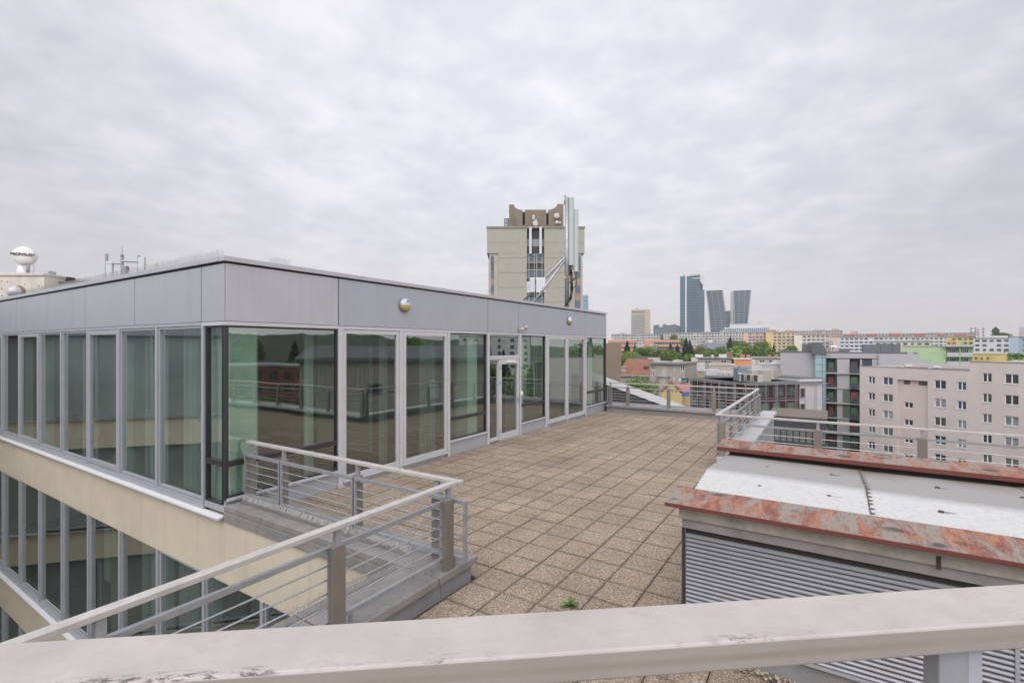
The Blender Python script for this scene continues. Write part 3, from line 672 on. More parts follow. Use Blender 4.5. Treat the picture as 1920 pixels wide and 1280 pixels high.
# ================================================================== the louvred shed
def shed():
    Y0, X0, X1 = 4.37, -1.05, 6.5
    t = thing('louvred_shed', 'low plant shed with corrugated grey sides, white roof sheets and flaking red boards', 'shed', (X0, Y0, 0))
    def S(x0,x1,y0,y1,z0,z1): return (x0-X0, x1-X0, y0-Y0, y1-Y0, z0, z1)
    bx('plinth', M['curb'], t, *S(X0,X1,Y0+.01,6.3,-.02,.185))
    # ribbed cladding, one panel between the upright joints
    LV = mat('louvre_aluminium', (.27,.27,.29), .36, .4, noise=.12, nscale=3, streak=.12)
    xs = [X0+.02, 1.02, 3.1, 5.2, X1]
    for a, b in zip(xs, xs[1:]):
        q = MB(); z = .19; p = .0365; prof = []
        while z < .99:
            prof += [(.012, z), (-.012, z+.001), (-.019, z+.007), (-.018, z+.014), (-.004, z+.027), (.012, z+.033)]; z += p
        prof.append((0, z))
        for (y0, z0), (y1, z1) in zip(prof, prof[1:]):
            q.poly([(a-X0+.012, y0, z0), (b-X0-.012, y0, z0), (b-X0-.012, y1, z1), (a-X0+.012, y1, z1)])
        q.build('louvre_panel', LV, t)
        bx('upright', M['alu'], t, *S(b-.011, b+.011, Y0-.022, Y0+.02, .19, 1.03))
    bx('corner_trim', M['gap'], t, *S(X0-.004, X0+.012, Y0-.02, Y0+.02, .0, 1.03))
    bx('base_trim', M['alu'], t, *S(X0, X1, Y0-.03, Y0+.01, .17, .19))
    bx('core', M['gap'], t, *S(X0+.02, X1, Y0+.03, 6.5, .185, 1.10)); bx('rear_beam', M['gap'], t, *S(X0+.05, X1, 6.46, 6.6, 1.1, 1.33))
    bx('gutter_joint', M['gap'], t, *S(.62, .645, Y0-.058, Y0-.054, 1.10, 1.19)); bx('head_rail', M['cap'], t, *S(X0, X1, Y0-.022, Y0+.1, 1.035, 1.118), bevel=.004)
    bx('gutter_fascia', M['gutter'], t, *S(X0-.02, X1, Y0-.055, Y0+.12, 1.12, 1.236), bevel=.006)
    bx('side_wall', M['fascia'], t, *S(X0-.01, X0+.019, Y0+.03, 6.25, .19, 1.22))
    # boards
    def board(y0, y1, x0, z0, z1, th):
        q = MB(); n = 60; 
        for i in range(n):
            xa, xb = x0+(X1-x0)*i/n, x0+(X1-x0)*(i+1)/n
        q.prism([(y0-Y0, z0), (y1-Y0, z1), (y1-Y0, z1+th), (y0-Y0, z0+th)], x0-X0, X1-X0, 'x')
        q.build('edge_board', M['board'], t, bevel=.004)
    board(4.20, 4.62, -1.16, 1.240, 1.275, .035)
    board(6.33, 6.72, -1.12, 1.335, 1.36, .05)
    # corrugated white sheets, overlapping
    def sheet(xa, xb, dz):
        q = MB(); ys = [4.60+i*.0125 for i in range(160)]; ys = [y for y in ys if y < 6.45]; prof = []
        for y in ys:
            z = 1.292 + (.07*(y-4.60)/.62 if y < 5.22 else .07-.085*(y-5.22)/1.2)
            prof.append((y-Y0, z + .0003*math.sin((y-4.6)/.075*2*math.pi) + dz))
        n = len(prof); nx = 14
        for i in range(nx+1):
            x = xa+(xb-xa)*i/nx-X0
            for j, (y, z) in enumerate(prof):
                e = 0
                if i == 0: e = -.012*abs(math.sin((y+.1)/.075*math.pi))
                q.v.append((x+e, y, z+.004*math.sin(x*2.1+y)))
        for i in range(nx):
            for j in range(n-1): q.f.append((i*n+j, (i+1)*n+j, (i+1)*n+j+1, i*n+j+1)); q.m.append(0)
        q.build('roof_sheet', M['sheet'], t, smooth=True)
    sheet(-1.0, .32, .004); sheet(.25, 1.6, 0.); sheet(1.5, 2.9, .004); sheet(2.8, X1, 0)
    # screws with a smear of dirt, and the saw-toothed lap seams
    rust = mat('rusty_fixing', (.075,.055,.042), .8, noise=.3, nscale=40); rr = random.Random(2)
    def zr_(y): return 1.292 + (.07*(y-4.60)/.62 if y < 5.22 else .07-.085*(y-5.22)/1.2)
    for x in (-.62, .02, .85, 1.45, 2.1):
        for y in (4.93, 5.78):
            q = MB(); xx = x+rr.uniform(-.12,.12)-X0; z = zr_(y)+.006
            q.lathe([(.0,.006),(.012,.005),(.018,.001),(.02,-.006)], 10, center=(xx, y-Y0, z))
            n = 7; top = []; bot = []
            for k in range(n+1):
                t_ = k/n; w = .010*(1-t_)**.8*rr.uniform(.6,1.2)+.001; top.append((xx+t_*rr.uniform(.09,.10), y-Y0+w, z-.001)); bot.append((xx+t_*rr.uniform(.09,.10), y-Y0-w, z-.001))
            q.poly(top+bot[::-1]); q.build('roof_fixing', rust, t)
    for x in (.285, 1.55, 2.85):
        q = MB(); y = 4.66; left = []; right = []
        while y < 6.4:
            for dx, dy in ((.006,0),(.034,.012),(.030,.024),(.005,.030)): right.append((x+dx+rr.uniform(-.003,.003), y+dy)); left.append((x-.004+rr.uniform(-.003,.003), y+dy))
            y += rr.uniform(.07,.10)
        for (a, b), (c, d) in zip(zip(left, right), zip(left[1:], right[1:])):
            q.poly([(p[0]-X0, p[1]-Y0, zr_(p[1])+.0105) for p in (a, b, d, c)])
        q.build('lap_seam', mat('seam_dirt', (.10,.078,.06), .9, noise=.4, nscale=30), t)
shed()

def stones():
    q = MB(); rng = random.Random(3)
    for k in range(260):
        x = rng.uniform(-1.0, 1.4); y = 4.36 - abs(rng.gauss(0, .045)) - .01; r = rng.uniform(.008, .022)
        n = len(q.v); 
        for dx, dy, dz in ((1,0,0),(0,1,0),(-1,0,0),(0,-1,0),(0,0,.8),(0,0,-.6)):
            q.v.append((x+dx*r*rng.uniform(.8,1.3), y+dy*r*rng.uniform(.7,1.1), .006+dz*r+r*.5))
        for f in ((0,1,4),(1,2,4),(2,3,4),(3,0,4),(1,0,5),(2,1,5),(3,2,5),(0,3,5)): q.f.append(tuple(n+i for i in f)); q.m.append(0)
    m = mat('river_gravel', (.42,.36,.28), .8, noise=.5, nscale=18)
    tag(q.build('gravel', m, smooth=True), 'loose pebbles lying along the foot of the shed', 'gravel', kind='stuff')
stones()

def weed():
    x, y = onY(1068, 4.42), 4.42
    t = thing('weed', 'small green weed growing from a joint between the paving slabs', 'plant', (x, y, 0))
    q = MB(); rng = random.Random(5)
    for k in range(15):
        a = rng.uniform(0, 6.28); L = rng.uniform(.06, .12); w = L*.16; el = rng.uniform(.25, 1.2); pr = None
        for i in range(6):
            s = i/5.; r = L*s*math.cos(el*(1-.5*s)); z = .004+L*s*math.sin(el*(1-.6*s)); ww = w*math.sin(math.pi*min(.98, s*.85+.1))*(1+.35*(-1)**i)
            c = Vector((r*math.cos(a), r*math.sin(a), z)); sd_ = Vector((-math.sin(a), math.cos(a), 0))*ww
            cur = (c-sd_+Vector((0,0,ww*.3)), c, c+sd_+Vector((0,0,ww*.3)))
            if pr:
                q.poly([pr[0], pr[1], cur[1], cur[0]]); q.poly([pr[1], pr[2], cur[2], cur[1]])
            pr = cur
    q.build('leaves', mat('weed_leaf', (.085,.16,.035), .6, noise=.35, nscale=30), t)
    s = MB()
    for k in range(4):
        a = rng.uniform(0, 6.28); s.tube((0,0,0), (.02*math.cos(a), .02*math.sin(a), .08+.02*k), .0018, 5)
    s.build('stems', mat('weed_stem', (.12,.15,.05), .6), t)
weed()

# ================================================================== fittings on the fascia
def wall_lamp(label, y, z):
    t = thing('wall_lamp', label, 'lamp', (XR+.002, y, z))
    q = MB(); q.lathe([(.0,0),(.148,0),(.152,.02),(.150,.045),(.138,.055)], 32, axis=(1,0,0)); q.build('back_ring', mat('lamp_grey', (.22,.23,.25), .5), t, smooth=True)
    # opal lens below, metal eyelid hood above
    def dome(keep, sc):
        d = MB(); seg, rings = 32, 10
        for k in range(rings):
            for i in range(seg):
                a0, a1 = 2*math.pi*i/seg, 2*math.pi*(i+1)/seg; r0, r1 = k/rings, (k+1)/rings
                def P(r, a): return (.05+sc*.075*math.sqrt(max(0, 1-r*r)), .138*sc*r*math.cos(a), .138*sc*r*math.sin(a))
                pts = [P(r0,a0),P(r1,a0),P(r1,a1),P(r0,a1)]
                if keep(sum(p[2] for p in pts)/4): d.poly(pts)
        return d
    dome(lambda z: z > -.012, 1.0).build('hood', mat('lamp_hood', (.50,.53,.58), .35, .3, noise=.1, nscale=20), t, smooth=True)
    dome(lambda z: z <= .02, .975).build('lens', mat('lamp_lens', (.50,.37,.13), .35, noise=.15, nscale=14), t, smooth=True)
    g = MB()
    for k in range(3): g.box(.112, .122, -.02, .03, .05+k*.016, .056+k*.016)
    g.build('vent', M['gap'], t)
wall_lamp('round half hooded wall lamp with yellowed lens, the larger and nearer one', onX(757, XR), 3.46)
wall_lamp('round half hooded wall lamp with yellowed lens, the smaller one near the far end', onX(1066.5, XR), 3.465)
t = thing('security_sensor', 'small white motion sensor and detector above the glass door', 'sensor', (XR+.002, 12.2, 3.10))
q = MB(); q.box(0,.04,-.06,.06,-.03,.03); q.tube((.03,.0,.0),(.10,.0,.02),.018,10); q.build('bracket', M['white'], t)
q = MB(); q.lathe([(0,-.06),(.045,-.05),(.062,0),(.045,.05),(0,.06)], 16, center=(.14,.02,.03), axis=(1,.3,-.3)); q.build('sensor_head', mat('sensor_pink', (.55,.42,.36), .5, noise=.4, nscale=30), t, smooth=True)
q = MB(); q.box(0,.05,-.22,-.14,-.06,.02); q.tube((.025,-.18,-.06),(.06,-.18,-.12),.014,8); q.build('cable_box', mat('cable_box', (.36,.33,.28), .6), t)
t = thing('door_intercom', 'small white intercom box on the mullion right of the glass door', 'intercom', (XR+.02, 12.11, 1.22))
bx('case', M['white'], t, .002, .05, -.05, .05, -.06, .06, bevel=.006); bx('button', M['cream'], t, .05, .056, -.015, .015, -.035, -.005)
#@ROOFTOP
# ================================================================== on the office roof
def mast():
    d = 17.4; bx_, by_ = at(1063, d); z0 = 3.8
    k = d/918.
    t = thing('antenna_mast', 'grey steel mast with two tall white panel antennas on the office roof', 'antenna mast', (bx_, by_, z0), YAW)
    def Z(v): return zat(v, d)-z0
    def X(u): return (u-1063)*k
    q = MB(); q.tube((0,0,0), (0,0,Z(370)), .078, 12); q.tube((X(1059),0,Z(366)+.0),(X(1059),0,Z(384)),.03,8); q.build('pole', M['zinc'], t, smooth=True)
    q = MB(); q.tube((X(1061),0,Z(372)), (X(1061),0,Z(358)), .008, 6); q.build('whip_aerial', M['alu'], t)
    for u, v0, v1, w in ((1071,372,498,10), (1080,394,510,8.5)):
        p = MB(); pts = []; W = w*k
        for i in range(13):
            a = math.pi*i/12; pts.append((X(u)+W/2*math.cos(a), -.06-.06*math.sin(a)))
        pts += [(X(u)-W/2, .03), (X(u)+W/2, .03)]
        p.prism(pts, Z(v1), Z(v0), 'z')
        o = p.build('panel_antenna', mat('radome_white', (.40,.44,.425), .45, noise=.06, nscale=2), t)
        c = MB()
        for i in range(5):
            x = X(u)+(i-2)*.03; c.path([(x,-.02,Z(v1)), (x+.01,-.02,Z(v1+6)), (X(u)-.03*i,0,Z(v1+13)), (X(1066),0,Z(v1+22))], .009, 5)
        c.build('feeder_cables', mat('feeder', (.16,.12,.09), .6, noise=.4, nscale=12), o)
    q = MB()
    for v in (384, 405, 470, 492):
        q.beam((0,0,Z(v)), (X(1071),-.02,Z(v)), .04, .05)
    for v in (398, 425): q.beam((X(1066),.0,Z(v)), (X(1080),-.02,Z(v)), .03, .04)
    q.build('brackets', M['zinc'], t)
    ug = mat('unit_grey', (.30,.31,.32), .5)
    for v in (384, 392, 402, 413, 424, 433, 447, 460): bx('remote_unit', ug, t, X(1064),X(1067.5),-.05,.04,Z(v)-.06,Z(v)+.05)
    for v in (474, 520):
        bx('yellow_clamp', mat('yellow_band', (.55,.40,.04), .5), t, X(1058.5), X(1066), -.062, .0, Z(v)-.04, Z(v)+.04)
    q = MB()
    for v in (471, 494, 512, 524, 537, 551): q.tube((X(1061),0,Z(v)), (X(1049),-.02,Z(v+2)), .012, 6); q.tube((X(1049),-.02,Z(v+2)), (X(1052),-.02,Z(v-3)), .01, 5)
    q.build('climbing_pegs', M['zinc'], t)
    q = MB(); q.tube((0,.0,Z(479)), (X(962),1.2,.1), .042, 10); q.tube((0,.02,Z(483)), (X(998),-.5,.25), .045, 10); q.build('brace', M['zinc'], t, smooth=True)
    q = MB(); q.beam((X(1066),0,.05),(X(985),-.5,.28),.12,.12); q.beam((X(1066),.1,.05),(X(960),1.2,.05),.12,.12); q.box(X(984),X(1000),-.6,-.4,.1,.33); q.build('base_frame', M['zinc'], t)
    q = MB()
    for i in range(4):
        o = i*.022; q.path([(X(1066)+o,-.06,Z(496)), (X(1069)+o,-.07,Z(515)), (X(1070)+o,-.06,Z(545)), (X(1067)+o,-.1,Z(562)), (X(1055),-.15+o,.12), (X(1020),-.35+o,.2), (X(1000),-.4,.28)], .017, 6)
    q.path([(X(1070),-.06,Z(533)),(X(1075),-.05,Z(540)),(X(1080),-.04,Z(535)),(X(1081),-.03,Z(520))], .014, 6)
    q.build('black_cables', M['black'], t, smooth=True)
    for u, v, w, h, dy in ((991,530,6,20,.1), (998,523,9,26,.05), (1013,523,17,27,.0)):
        tc_ = MB(); W = w*k
        tc_.box(X(u)-W/2, X(u)+W/2, dy-.35, dy-.1, Z(v+h), Z(v)); o = tc_.build('radio_cabinet', mat('cabinet_white', (.66,.67,.69), .45, noise=.05), t, bevel=.01)
        f = MB()
        for i in range(5): f.box(X(u)-W/2+W*(i+.3)/5, X(u)-W/2+W*(i+.45)/5, dy-.36, dy-.351, Z(v+h)+.04, Z(v)-.04)
        f.build('cooling_fins', M['alu'], o)
mast()

def left_roof():
    d = 14.6
    # plant hut with two pipes
    x0, y0 = at(-60, d); t = thing('rooftop_plant_hut', 'cream sheet metal plant housing with a round duct on the roof', 'plant housing', (x0, y0, 3.8), YAW)
    k = d/918.
    def X(u): return (u+60)*k
    def Z(v): return zat(v, d)-3.8
    bx('casing', M['cream'], t, 0, X(83), 0, 1.6, 0, Z(517)); bx('lid', M['cream'], t, -.05, X(84), -.04, 1.65, Z(517)+.002, Z(512), bevel=.008)
    bx('extension', M['cream'], t, X(83.2), X(168), .5, 1.5, 0, Z(527)); bx('extension_lid', M['roofing'], t, X(83.3), X(169), .45, 1.55, Z(527)+.002, Z(524))
    q = MB(); c = (X(36), 0, Z(548)); q.lathe([(.155,-.03),(.155,.18),(.168,.18),(.168,.24),(.15,.25)], 24, center=c, axis=(.25,-1,0)); q.lathe([(.145,.245),(.12,.31),(.0,.34)], 24, center=c, axis=(.25,-1,0)); q.build('duct', M['alu_white'], t, smooth=True)
    q = MB(); q.lathe([(.205,-.005),(.205,.012),(.15,.013)], 24, center=c, axis=(.0,-1,0)); q.build('duct_flange', mat('duct_rim', (.22,.16,.10), .8), t)
    q = MB()
    for u, v in ((14,528),(47,533),(73,536),(3,527),(3,541),(4,555),(76,550)): q.lathe([(0,.02),(.012,.015),(.015,0)], 8, center=(X(u), 0, Z(v)), axis=(0,-1,0))
    q.build('bolts', M['gap'], t)
    bx('lid_vent', M['alu'], t, X(71), X(79), .2, .45, Z(512)+.003, Z(512)+.1); bx('lid_vent', M['gap'], t, X(84), X(90), .7, .9, Z(523), Z(523)+.16)
    # radome dish
    hx, hy = at(53, d+.6); kz = (d+.6)/918.
    t = thing('dish_antenna', 'white drum shaped dish antenna on a pole, with dark lettering', 'dish antenna', (hx, hy, zat(513, d+.6)), YAW)
    cz = zat(480, d+.6)-t.location.z; cx_ = (46-53)*kz
    q = MB(); q.tube((0,0,-.05), (0,0,cz-.05), .045, 12); q.tube((0,.02,cz-.1),(cx_,.12,cz),.05,10); q.build('pole', mat('pole_pinkish', (.33,.28,.30), .5), t, smooth=True)
    ax = Vector((.50,-.85,.08)).normalized(); q = MB(); rr = .275
    q.lathe([(.0,.17),(.10,.165),(.2,.14),(.27,.10),(rr,.05),(rr,-.06),(.28,-.1),(.2,-.16),(.1,-.2),(0,-.21)], 36, center=(cx_, 0, cz), axis=ax); q.build('drum', mat('radome_cream', (.66,.64,.61), .45, noise=.05, nscale=4), t, smooth=True)
    cu = bpy.data.curves.new('lettering', 'FONT'); cu.body = 'MICROLAN'; cu.size = .108; cu.align_x = 'CENTER'; cu.align_y = 'CENTER'; cu.extrude = .004; cu.offset = .004
    tmp = bpy.data.objects.new('lettering', cu); me = bpy.data.meshes.new_from_object(tmp); bpy.data.objects.remove(tmp); bpy.data.curves.remove(cu)
    lo = bpy.data.objects.new('lettering', me); COL.objects.link(lo); lo.parent = t; me.materials.clear(); me.materials.append(mat('lettering_navy', (.02,.022,.035), .5))
    lo.location = Vector((cx_+.0, -.0, cz+.01)) + ax*.178; lo.rotation_euler = (R(90), 0, math.atan2(.50, .85))
    q = MB(); q.path([(.06,.05,cz-.2),(.14,.05,cz-.32),(.10,.05,cz-.5),(.07,.03,-.05)], .012, 6); q.build('cable', mat('cable_pink', (.45,.33,.33), .6), t, smooth=True)
    # second dish, lying lower on the lid
    hx, hy = at(29, d+.4); t = thing('small_dish', 'pale small dish antenna half hidden behind the plant housing lid', 'dish antenna', (hx, hy, zat(516, d+.4)), YAW)
    q = MB(); q.lathe([(0,.05),(.12,.06),(.22,.12),(.235,.14),(.23,.145),(.2,.12),(.1,.08),(0,.07)], 28, center=(0,0,.05), axis=(.5,.9,.25)); q.build('bowl', mat('dish_white', (.62,.62,.63), .5), t, smooth=True)
    bx('foot', M['zinc'], t, -.04, .04, -.04, .04, -.2, .06)
    # three-pole antenna group
    d2 = 13.2; k2 = d2/918.; hx, hy = at(229, d2)
    t = thing('antenna_group', 'row of three grey poles with pale panel antennas joined by a crossbar', 'antenna', (hx, hy, 3.8), YAW)
    def X2(u): return (u-229)*k2
    def Z2(v): return zat(v, d2)-3.8
    q = MB()
    for u, v in ((200,476),(229,478),(260.5,479)): q.tube((X2(u),0,0), (X2(u),0,Z2(v)), .036, 10)
    q.tube((X2(229),0,Z2(478)),(X2(229),0,Z2(463)),.007,6); q.lathe([(.045,0),(.045,.03)],10,center=(X2(229),0,Z2(480)))
    q.build('poles', mat('pole_grey', (.22,.20,.21), .5, .3), t, smooth=True)
    q = MB(); q.tube((X2(200),-.02,Z2(494)), (X2(229),-.02,Z2(494.5)), .025, 8); q.tube((X2(229),-.02,Z2(490)), (X2(261),-.02,Z2(491)), .025, 8); q.build('crossbar', M['zinc'], t)
    for u, v0, v1 in ((206,490,540),(266,482,540)):
        bx('panel_antenna', mat('panel_green_white', (.50,.54,.53), .5), t, X2(u)-.085, X2(u)+.085, -.04, .04, max(.0, Z2(v1)), Z2(v0), bevel=.012)
    bx('radio_unit', mat('unit_dark', (.25,.25,.26), .4, .4), t, X2(231), X2(239.5), -.06, .06, 0, Z2(499), bevel=.008)
left_roof()
#@HAZE
def haze():
    q = MB(); q.box(-1500, 900, -450, 1600, -60, 160)
    m = bpy.data.materials.new('air'); m.use_nodes = True; nt = m.node_tree; nt.nodes.clear(); o = nt.nodes.new('ShaderNodeOutputMaterial'); v = nt.nodes.new('ShaderNodeVolumePrincipled')
    v.inputs['Color'].default_value = (.93,.93,.96,1); v.inputs['Density'].default_value = .00017; v.inputs['Anisotropy'].default_value = .0
    nt.links.new(v.outputs[0], o.inputs['Volume'])
    ob = q.build('haze', m); ob.location = (0, 0, 0); tag(ob, kind='stuff')
haze()
#@CITY
# ================================================================== the city
def ground():
    q = MB(); n = 70; rad = [0,40,80,120,170,230,300,400,520,700,950,1400]; 
    def z(d): 
        pts = [(0,-28),(90,-28),(150,-22),(250,-14),(400,-9.5),(600,-7.5),(1000,-6),(9000,-6)]
        for (a, za), (b, zb) in zip(pts, pts[1:]):
            if d <= b: return za+(zb-za)*(d-a)/(b-a)
        return -6
    for r in rad:
        for i in range(n):
            a = 2*math.pi*i/n; q.v.append((r*math.cos(a), r*math.sin(a), z(r)))
    for k in range(len(rad)-1):
        for i in range(n):
            j = (i+1) % n; q.f.append((k*n+i, k*n+j, (k+1)*n+j, (k+1)*n+i)); q.m.append(0)
    m = mat('town_ground', (.075,.095,.045), .95, noise=.5, nscale=.03, col2=(.13,.125,.12))
    tag(q.build('ground', m), kind='structure')
ground()
def gz(d):
    pts = [(0,-28),(90,-28),(150,-22),(250,-14),(400,-9.5),(600,-7.5),(1000,-6),(9000,-6)]
    for (a, za), (b, zb) in zip(pts, pts[1:]):
        if d <= b: return za+(zb-za)*(d-a)/(b-a)
    return -6

WG = mat('window_glass', (.055,.06,.068), .12, noise=.5, nscale=.35, spec=.6)
WG2 = mat('window_glass_curtained', (.20,.19,.18), .3, noise=.6, nscale=.5, col2=(.05,.05,.055))
WF = mat('window_frame_white', (.78,.77,.77), .5)

class Bld:
    """a building whose street front runs from bearing u0 (d0 metres ahead) to bearing u1 (d1); local x along the front, y away"""
    def __init__(s, name, label, u0, d0, u1, d1, cat='building', group=None, base=None):
        if d1 is None:                    # front square to the line of sight
            k0, k1, km = (u0-960)/918., (u1-960)/918., ((u0+u1)/2-960)/918.
            c, n = 1/math.hypot(1, km), km/math.hypot(1, km); w = (k1-k0)*d0/(c+k1*n); d1 = d0-n*w
        a = Vector(at(u0, d0)); b = Vector(at(u1, d1)); s.a, s.b = a, b
        s.L = (b-a).length; s.rz = math.atan2(b.y-a.y, b.x-a.x); s.d0, s.d1, s.u0, s.u1 = d0, d1, u0, u1
        s.base = gz(min(d0, d1))-.5 if base is None else base
        s.t = thing(name, label, cat, (a.x, a.y, s.base), s.rz, group)
    def dep(s, u):
        # depth of the front line at bearing u
        l0, l1 = (s.u0-960)/918.*s.d0, (s.u1-960)/918.*s.d1; k = (u-960)/918.
        # l0+t(l1-l0) = k (d0+t(d1-d0))
        den = (l1-l0)-k*(s.d1-s.d0); tt = (k*s.d0-l0)/den; return s.d0+tt*(s.d1-s.d0), tt
    def X(s, u): return s.dep(u)[1]*s.L
    def Z(s, v, u=None):
        d = s.d0 if u is None else s.dep(u)[0]; return zat(v, d)-s.base
    def box(s, name, m, x0, x1, y0, y1, z0, z1, parent=None): return bx(name, m, parent or s.t, x0, x1, y0, y1, z0, z1)
    def holes(s, name, m, x0, x1, z0, z1, hs, depth=.22, y=0., thick=None):
        """front wall with real openings hs = [(x0,x1,z0,z1)]"""
        xs = sorted({x0, x1, *[h[0] for h in hs], *[h[1] for h in hs]}); zs = sorted({z0, z1, *[h[2] for h in hs], *[h[3] for h in hs]})
        xs = [v for v in xs if x0 <= v <= x1]; zs = [v for v in zs if z0 <= v <= z1]
        q = MB()
        for a, b in zip(xs, xs[1:]):
            for c, d in zip(zs, zs[1:]):
                cx, cz = (a+b)/2, (c+d)/2
                if any(h[0] < cx < h[1] and h[2] < cz < h[3] for h in hs): continue
                q.poly([(a,y,c),(b,y,c),(b,y,d),(a,y,d)])
        for h in hs:
            a, b, c, d = h; e = y+depth
            q.poly([(a,y,c),(a,e,c),(a,e,d),(a,y,d)]); q.poly([(b,y,c),(b,y,d),(b,e,d),(b,e,c)]); q.poly([(a,y,d),(a,e,d),(b,e,d),(b,y,d)]); q.poly([(a,y,c),(b,y,c),(b,e,c),(a,e,c)])
        return q.build(name, m, s.t)
    def window(s, x0, x1, z0, z1, y=.12, fw=.09, split=(.5,), frame=None, glass=None, sill=True):
        q = MB(); e = y+.07
        q.box(x0, x0+fw, y, e, z0, z1); q.box(x1-fw, x1, y, e, z0, z1); q.box(x0+fw, x1-fw, y, e, z1-fw, z1); q.box(x0+fw, x1-fw, y, e, z0, z0+fw)
        for f in split:
            xm = x0+(x1-x0)*f; q.box(xm-fw*.7, xm+fw*.7, y, e, z0+fw, z1-fw)
        if sill: q.box(x0-.05, x1+.05, -.06, y, z0-.05, z0)
        o = q.build('window', frame or WF, s.t)
        p = MB(); p.poly([(x0+.01,y+.05,z0+.01),(x1-.01,y+.05,z0+.01),(x1-.01,y+.05,z1-.01),(x0+.01,y+.05,z1-.01)]); p.build('pane', glass or (WG if random.random() < .65 else WG2), o)
        return o

_pm = {}
def pane_copy(parent, x, z, w, h, m, y=-.08):
    if m.name not in _pm:
        q = MB(); q.box(-.5, .5, 0, .13, 0, 1); o = q.build('window', m); _pm[m.name] = o.data; bpy.data.objects.remove(o)
    o = bpy.data.objects.new('window', _pm[m.name]); COL.objects.link(o); o.parent = parent; o.location = (x, y, z); o.scale = (w, 1, h)

def panel_block(label, u0, d0, u1, d1, vt, wall, rows, bay=3.2, deep=14, gable=None, gw=0, glass=None, band=None, vb=None, ww=.55, group='panel blocks on the skyline', rowh=2.85, first=.9, roofbox=(), name='panel_block', wh=1.35):
    """far block of flats: rows of windows, each row its own part, and lift housings on the roof"""
    b = Bld(name, label, u0, d0, u1, d1, 'apartment block', group)
    H = b.Z(vt); xg = b.X(u0+gw) if gw else 0.
    W = plain(wall)
    if gw: b.box('gable_wall', plain(gable), 0, xg, -.35, deep, 0, H); b.box('wall', W, xg+.001, b.L, 0, deep-.01, 0, H-.01)
    else: b.box('wall', W, 0, b.L, 0, deep, 0, H)
    b.box('roof_edge', plain((.24,.23,.22)), -.2, b.L+.2, -.5, deep+.2, H, H+.35)
    n = max(1, int((b.L-xg)/bay)); bw = (b.L-xg)/n; rr = random.Random(label)
    for r in range(rows):
        z = H-first-wh-r*rowh
        for i in range(n):
            if rr.random() < .06: continue
            x = xg+(i+.5)*bw; w = bw*ww*rr.choice((.75,1,1,1.1)); pane_copy(b.t, x, z, w, wh, glass or (WG, WG, WG2)[rr.randrange(3)])
        if band: b.box('balcony_band', plain(band), xg+.05, b.L-.05, -.3, -.09, z-1.15, z-.15)
    for (ua, ub, va, c) in roofbox:
        b.box('lift_housing', plain(c), b.X(ua), b.X(ub), 2, 7, H+.351, b.Z(va))
    return b

GREY_W = (.50,.48,.47)
# --- long panel blocks on the hill
panel_block('long pale grey panel block behind the orange school, left section', 1146, 560, 1241, None, 627, (.42,.41,.40), 4, 3.0, ww=.6, band=(.50,.48,.46), roofbox=((1163,1171,624,(.35,.33,.34)),(1190,1200,625,(.40,.38,.37))))
panel_block('long pale grey panel block straight below the tall glass tower', 1240, 540, 1317, None, 624, (.43,.42,.40), 6, 3.0, ww=.62, band=(.52,.49,.47))
panel_block('long pale grey panel block below the two leaning towers', 1317, 540, 1396, None, 623, (.44,.42,.41), 6, 3.0, ww=.62, band=(.53,.50,.48), roofbox=((1350,1360,620,(.45,.43,.42)),(1382,1390,620,(.45,.43,.42))))
panel_block('salmon panel block with a plain peach end wall', 1394, 470, 1437, None, 623.5, (.47,.33,.28), 6, 3.0, gable=(.62,.40,.29), gw=9, ww=.6, band=(.52,.40,.36))
panel_block('ochre panel block with a plain mustard end wall', 1436, 450, 1491, None, 623, (.52,.42,.28), 6, 3.0, gable=(.60,.45,.20), gw=13, ww=.6, band=(.58,.47,.30), roofbox=((1440,1455,618,(.43,.23,.20)),(1457,1471,618.5,(.5,.5,.5)),(1473,1488,619,(.50,.29,.16))))
panel_block('cream panel block with a plain ivory end wall', 1489, 430, 1556, None, 628, (.55,.49,.43), 4, 3.0, gable=(.64,.59,.48), gw=15, ww=.62, band=(.60,.56,.52))
panel_block('white panel block with blue grey bands, right of the tan end wall', 1556, 400, 1705, None, 632, (.50,.50,.53), 5, 3.0, gable=(.55,.42,.35), gw=19, ww=.66, band=(.62,.63,.67), roofbox=((1583,1600,627,(.34,.12,.10)),(1626,1645,626.5,(.34,.12,.10)),(1669,1689,626.5,(.34,.12,.10))))
panel_block('long white panel block further right with dark red lift housings', 1700, 430, 1778, None, 632, (.52,.51,.51), 4, 3.0, ww=.62, band=(.60,.60,.61), roofbox=((1714,1734,626,(.34,.12,.10)),(1757,1772,627,(.34,.13,.11))))
b = panel_block('yellow and green panel block with pale window frames', 1774, 330, 1826, None, 631, (.55,.45,.20), 4, 2.7, ww=.6, rowh=2.75, roofbox=((1790,1812,626,(.38,.16,.18)),))
for ua, ub, c in ((1783,1789,(.52,.27,.12)),(1802,1808,(.36,.46,.20)),(1818,1824,(.36,.46,.20))): b.box('painted_bay', plain(c), b.X(ua), b.X(ub), -.06, .0, b.Z(660), b.Z(634))
panel_block('white panel block with small dark windows left of the blue block', 1826, 300, 1894, None, 634, (.58,.57,.58), 4, 2.9, ww=.58, rowh=2.75, roofbox=((1848,1890,629.5,(.6,.58,.57)),))
panel_block('slate blue panel block at the right picture edge', 1893, 270, 1990, None, 632, (.27,.35,.43), 5, 4.0, gable=(.36,.43,.50), gw=17, ww=.4, rowh=2.8)
panel_block('long far panel row with brown red roof storey behind the ochre block', 1455, 640, 1580, None, 621.5, (.45,.36,.31), 3, 3.0, ww=.6, band=(.5,.42,.37), roofbox=((1525,1548,618,(.42,.38,.33)),(1560,1574,617.5,(.46,.30,.26))))
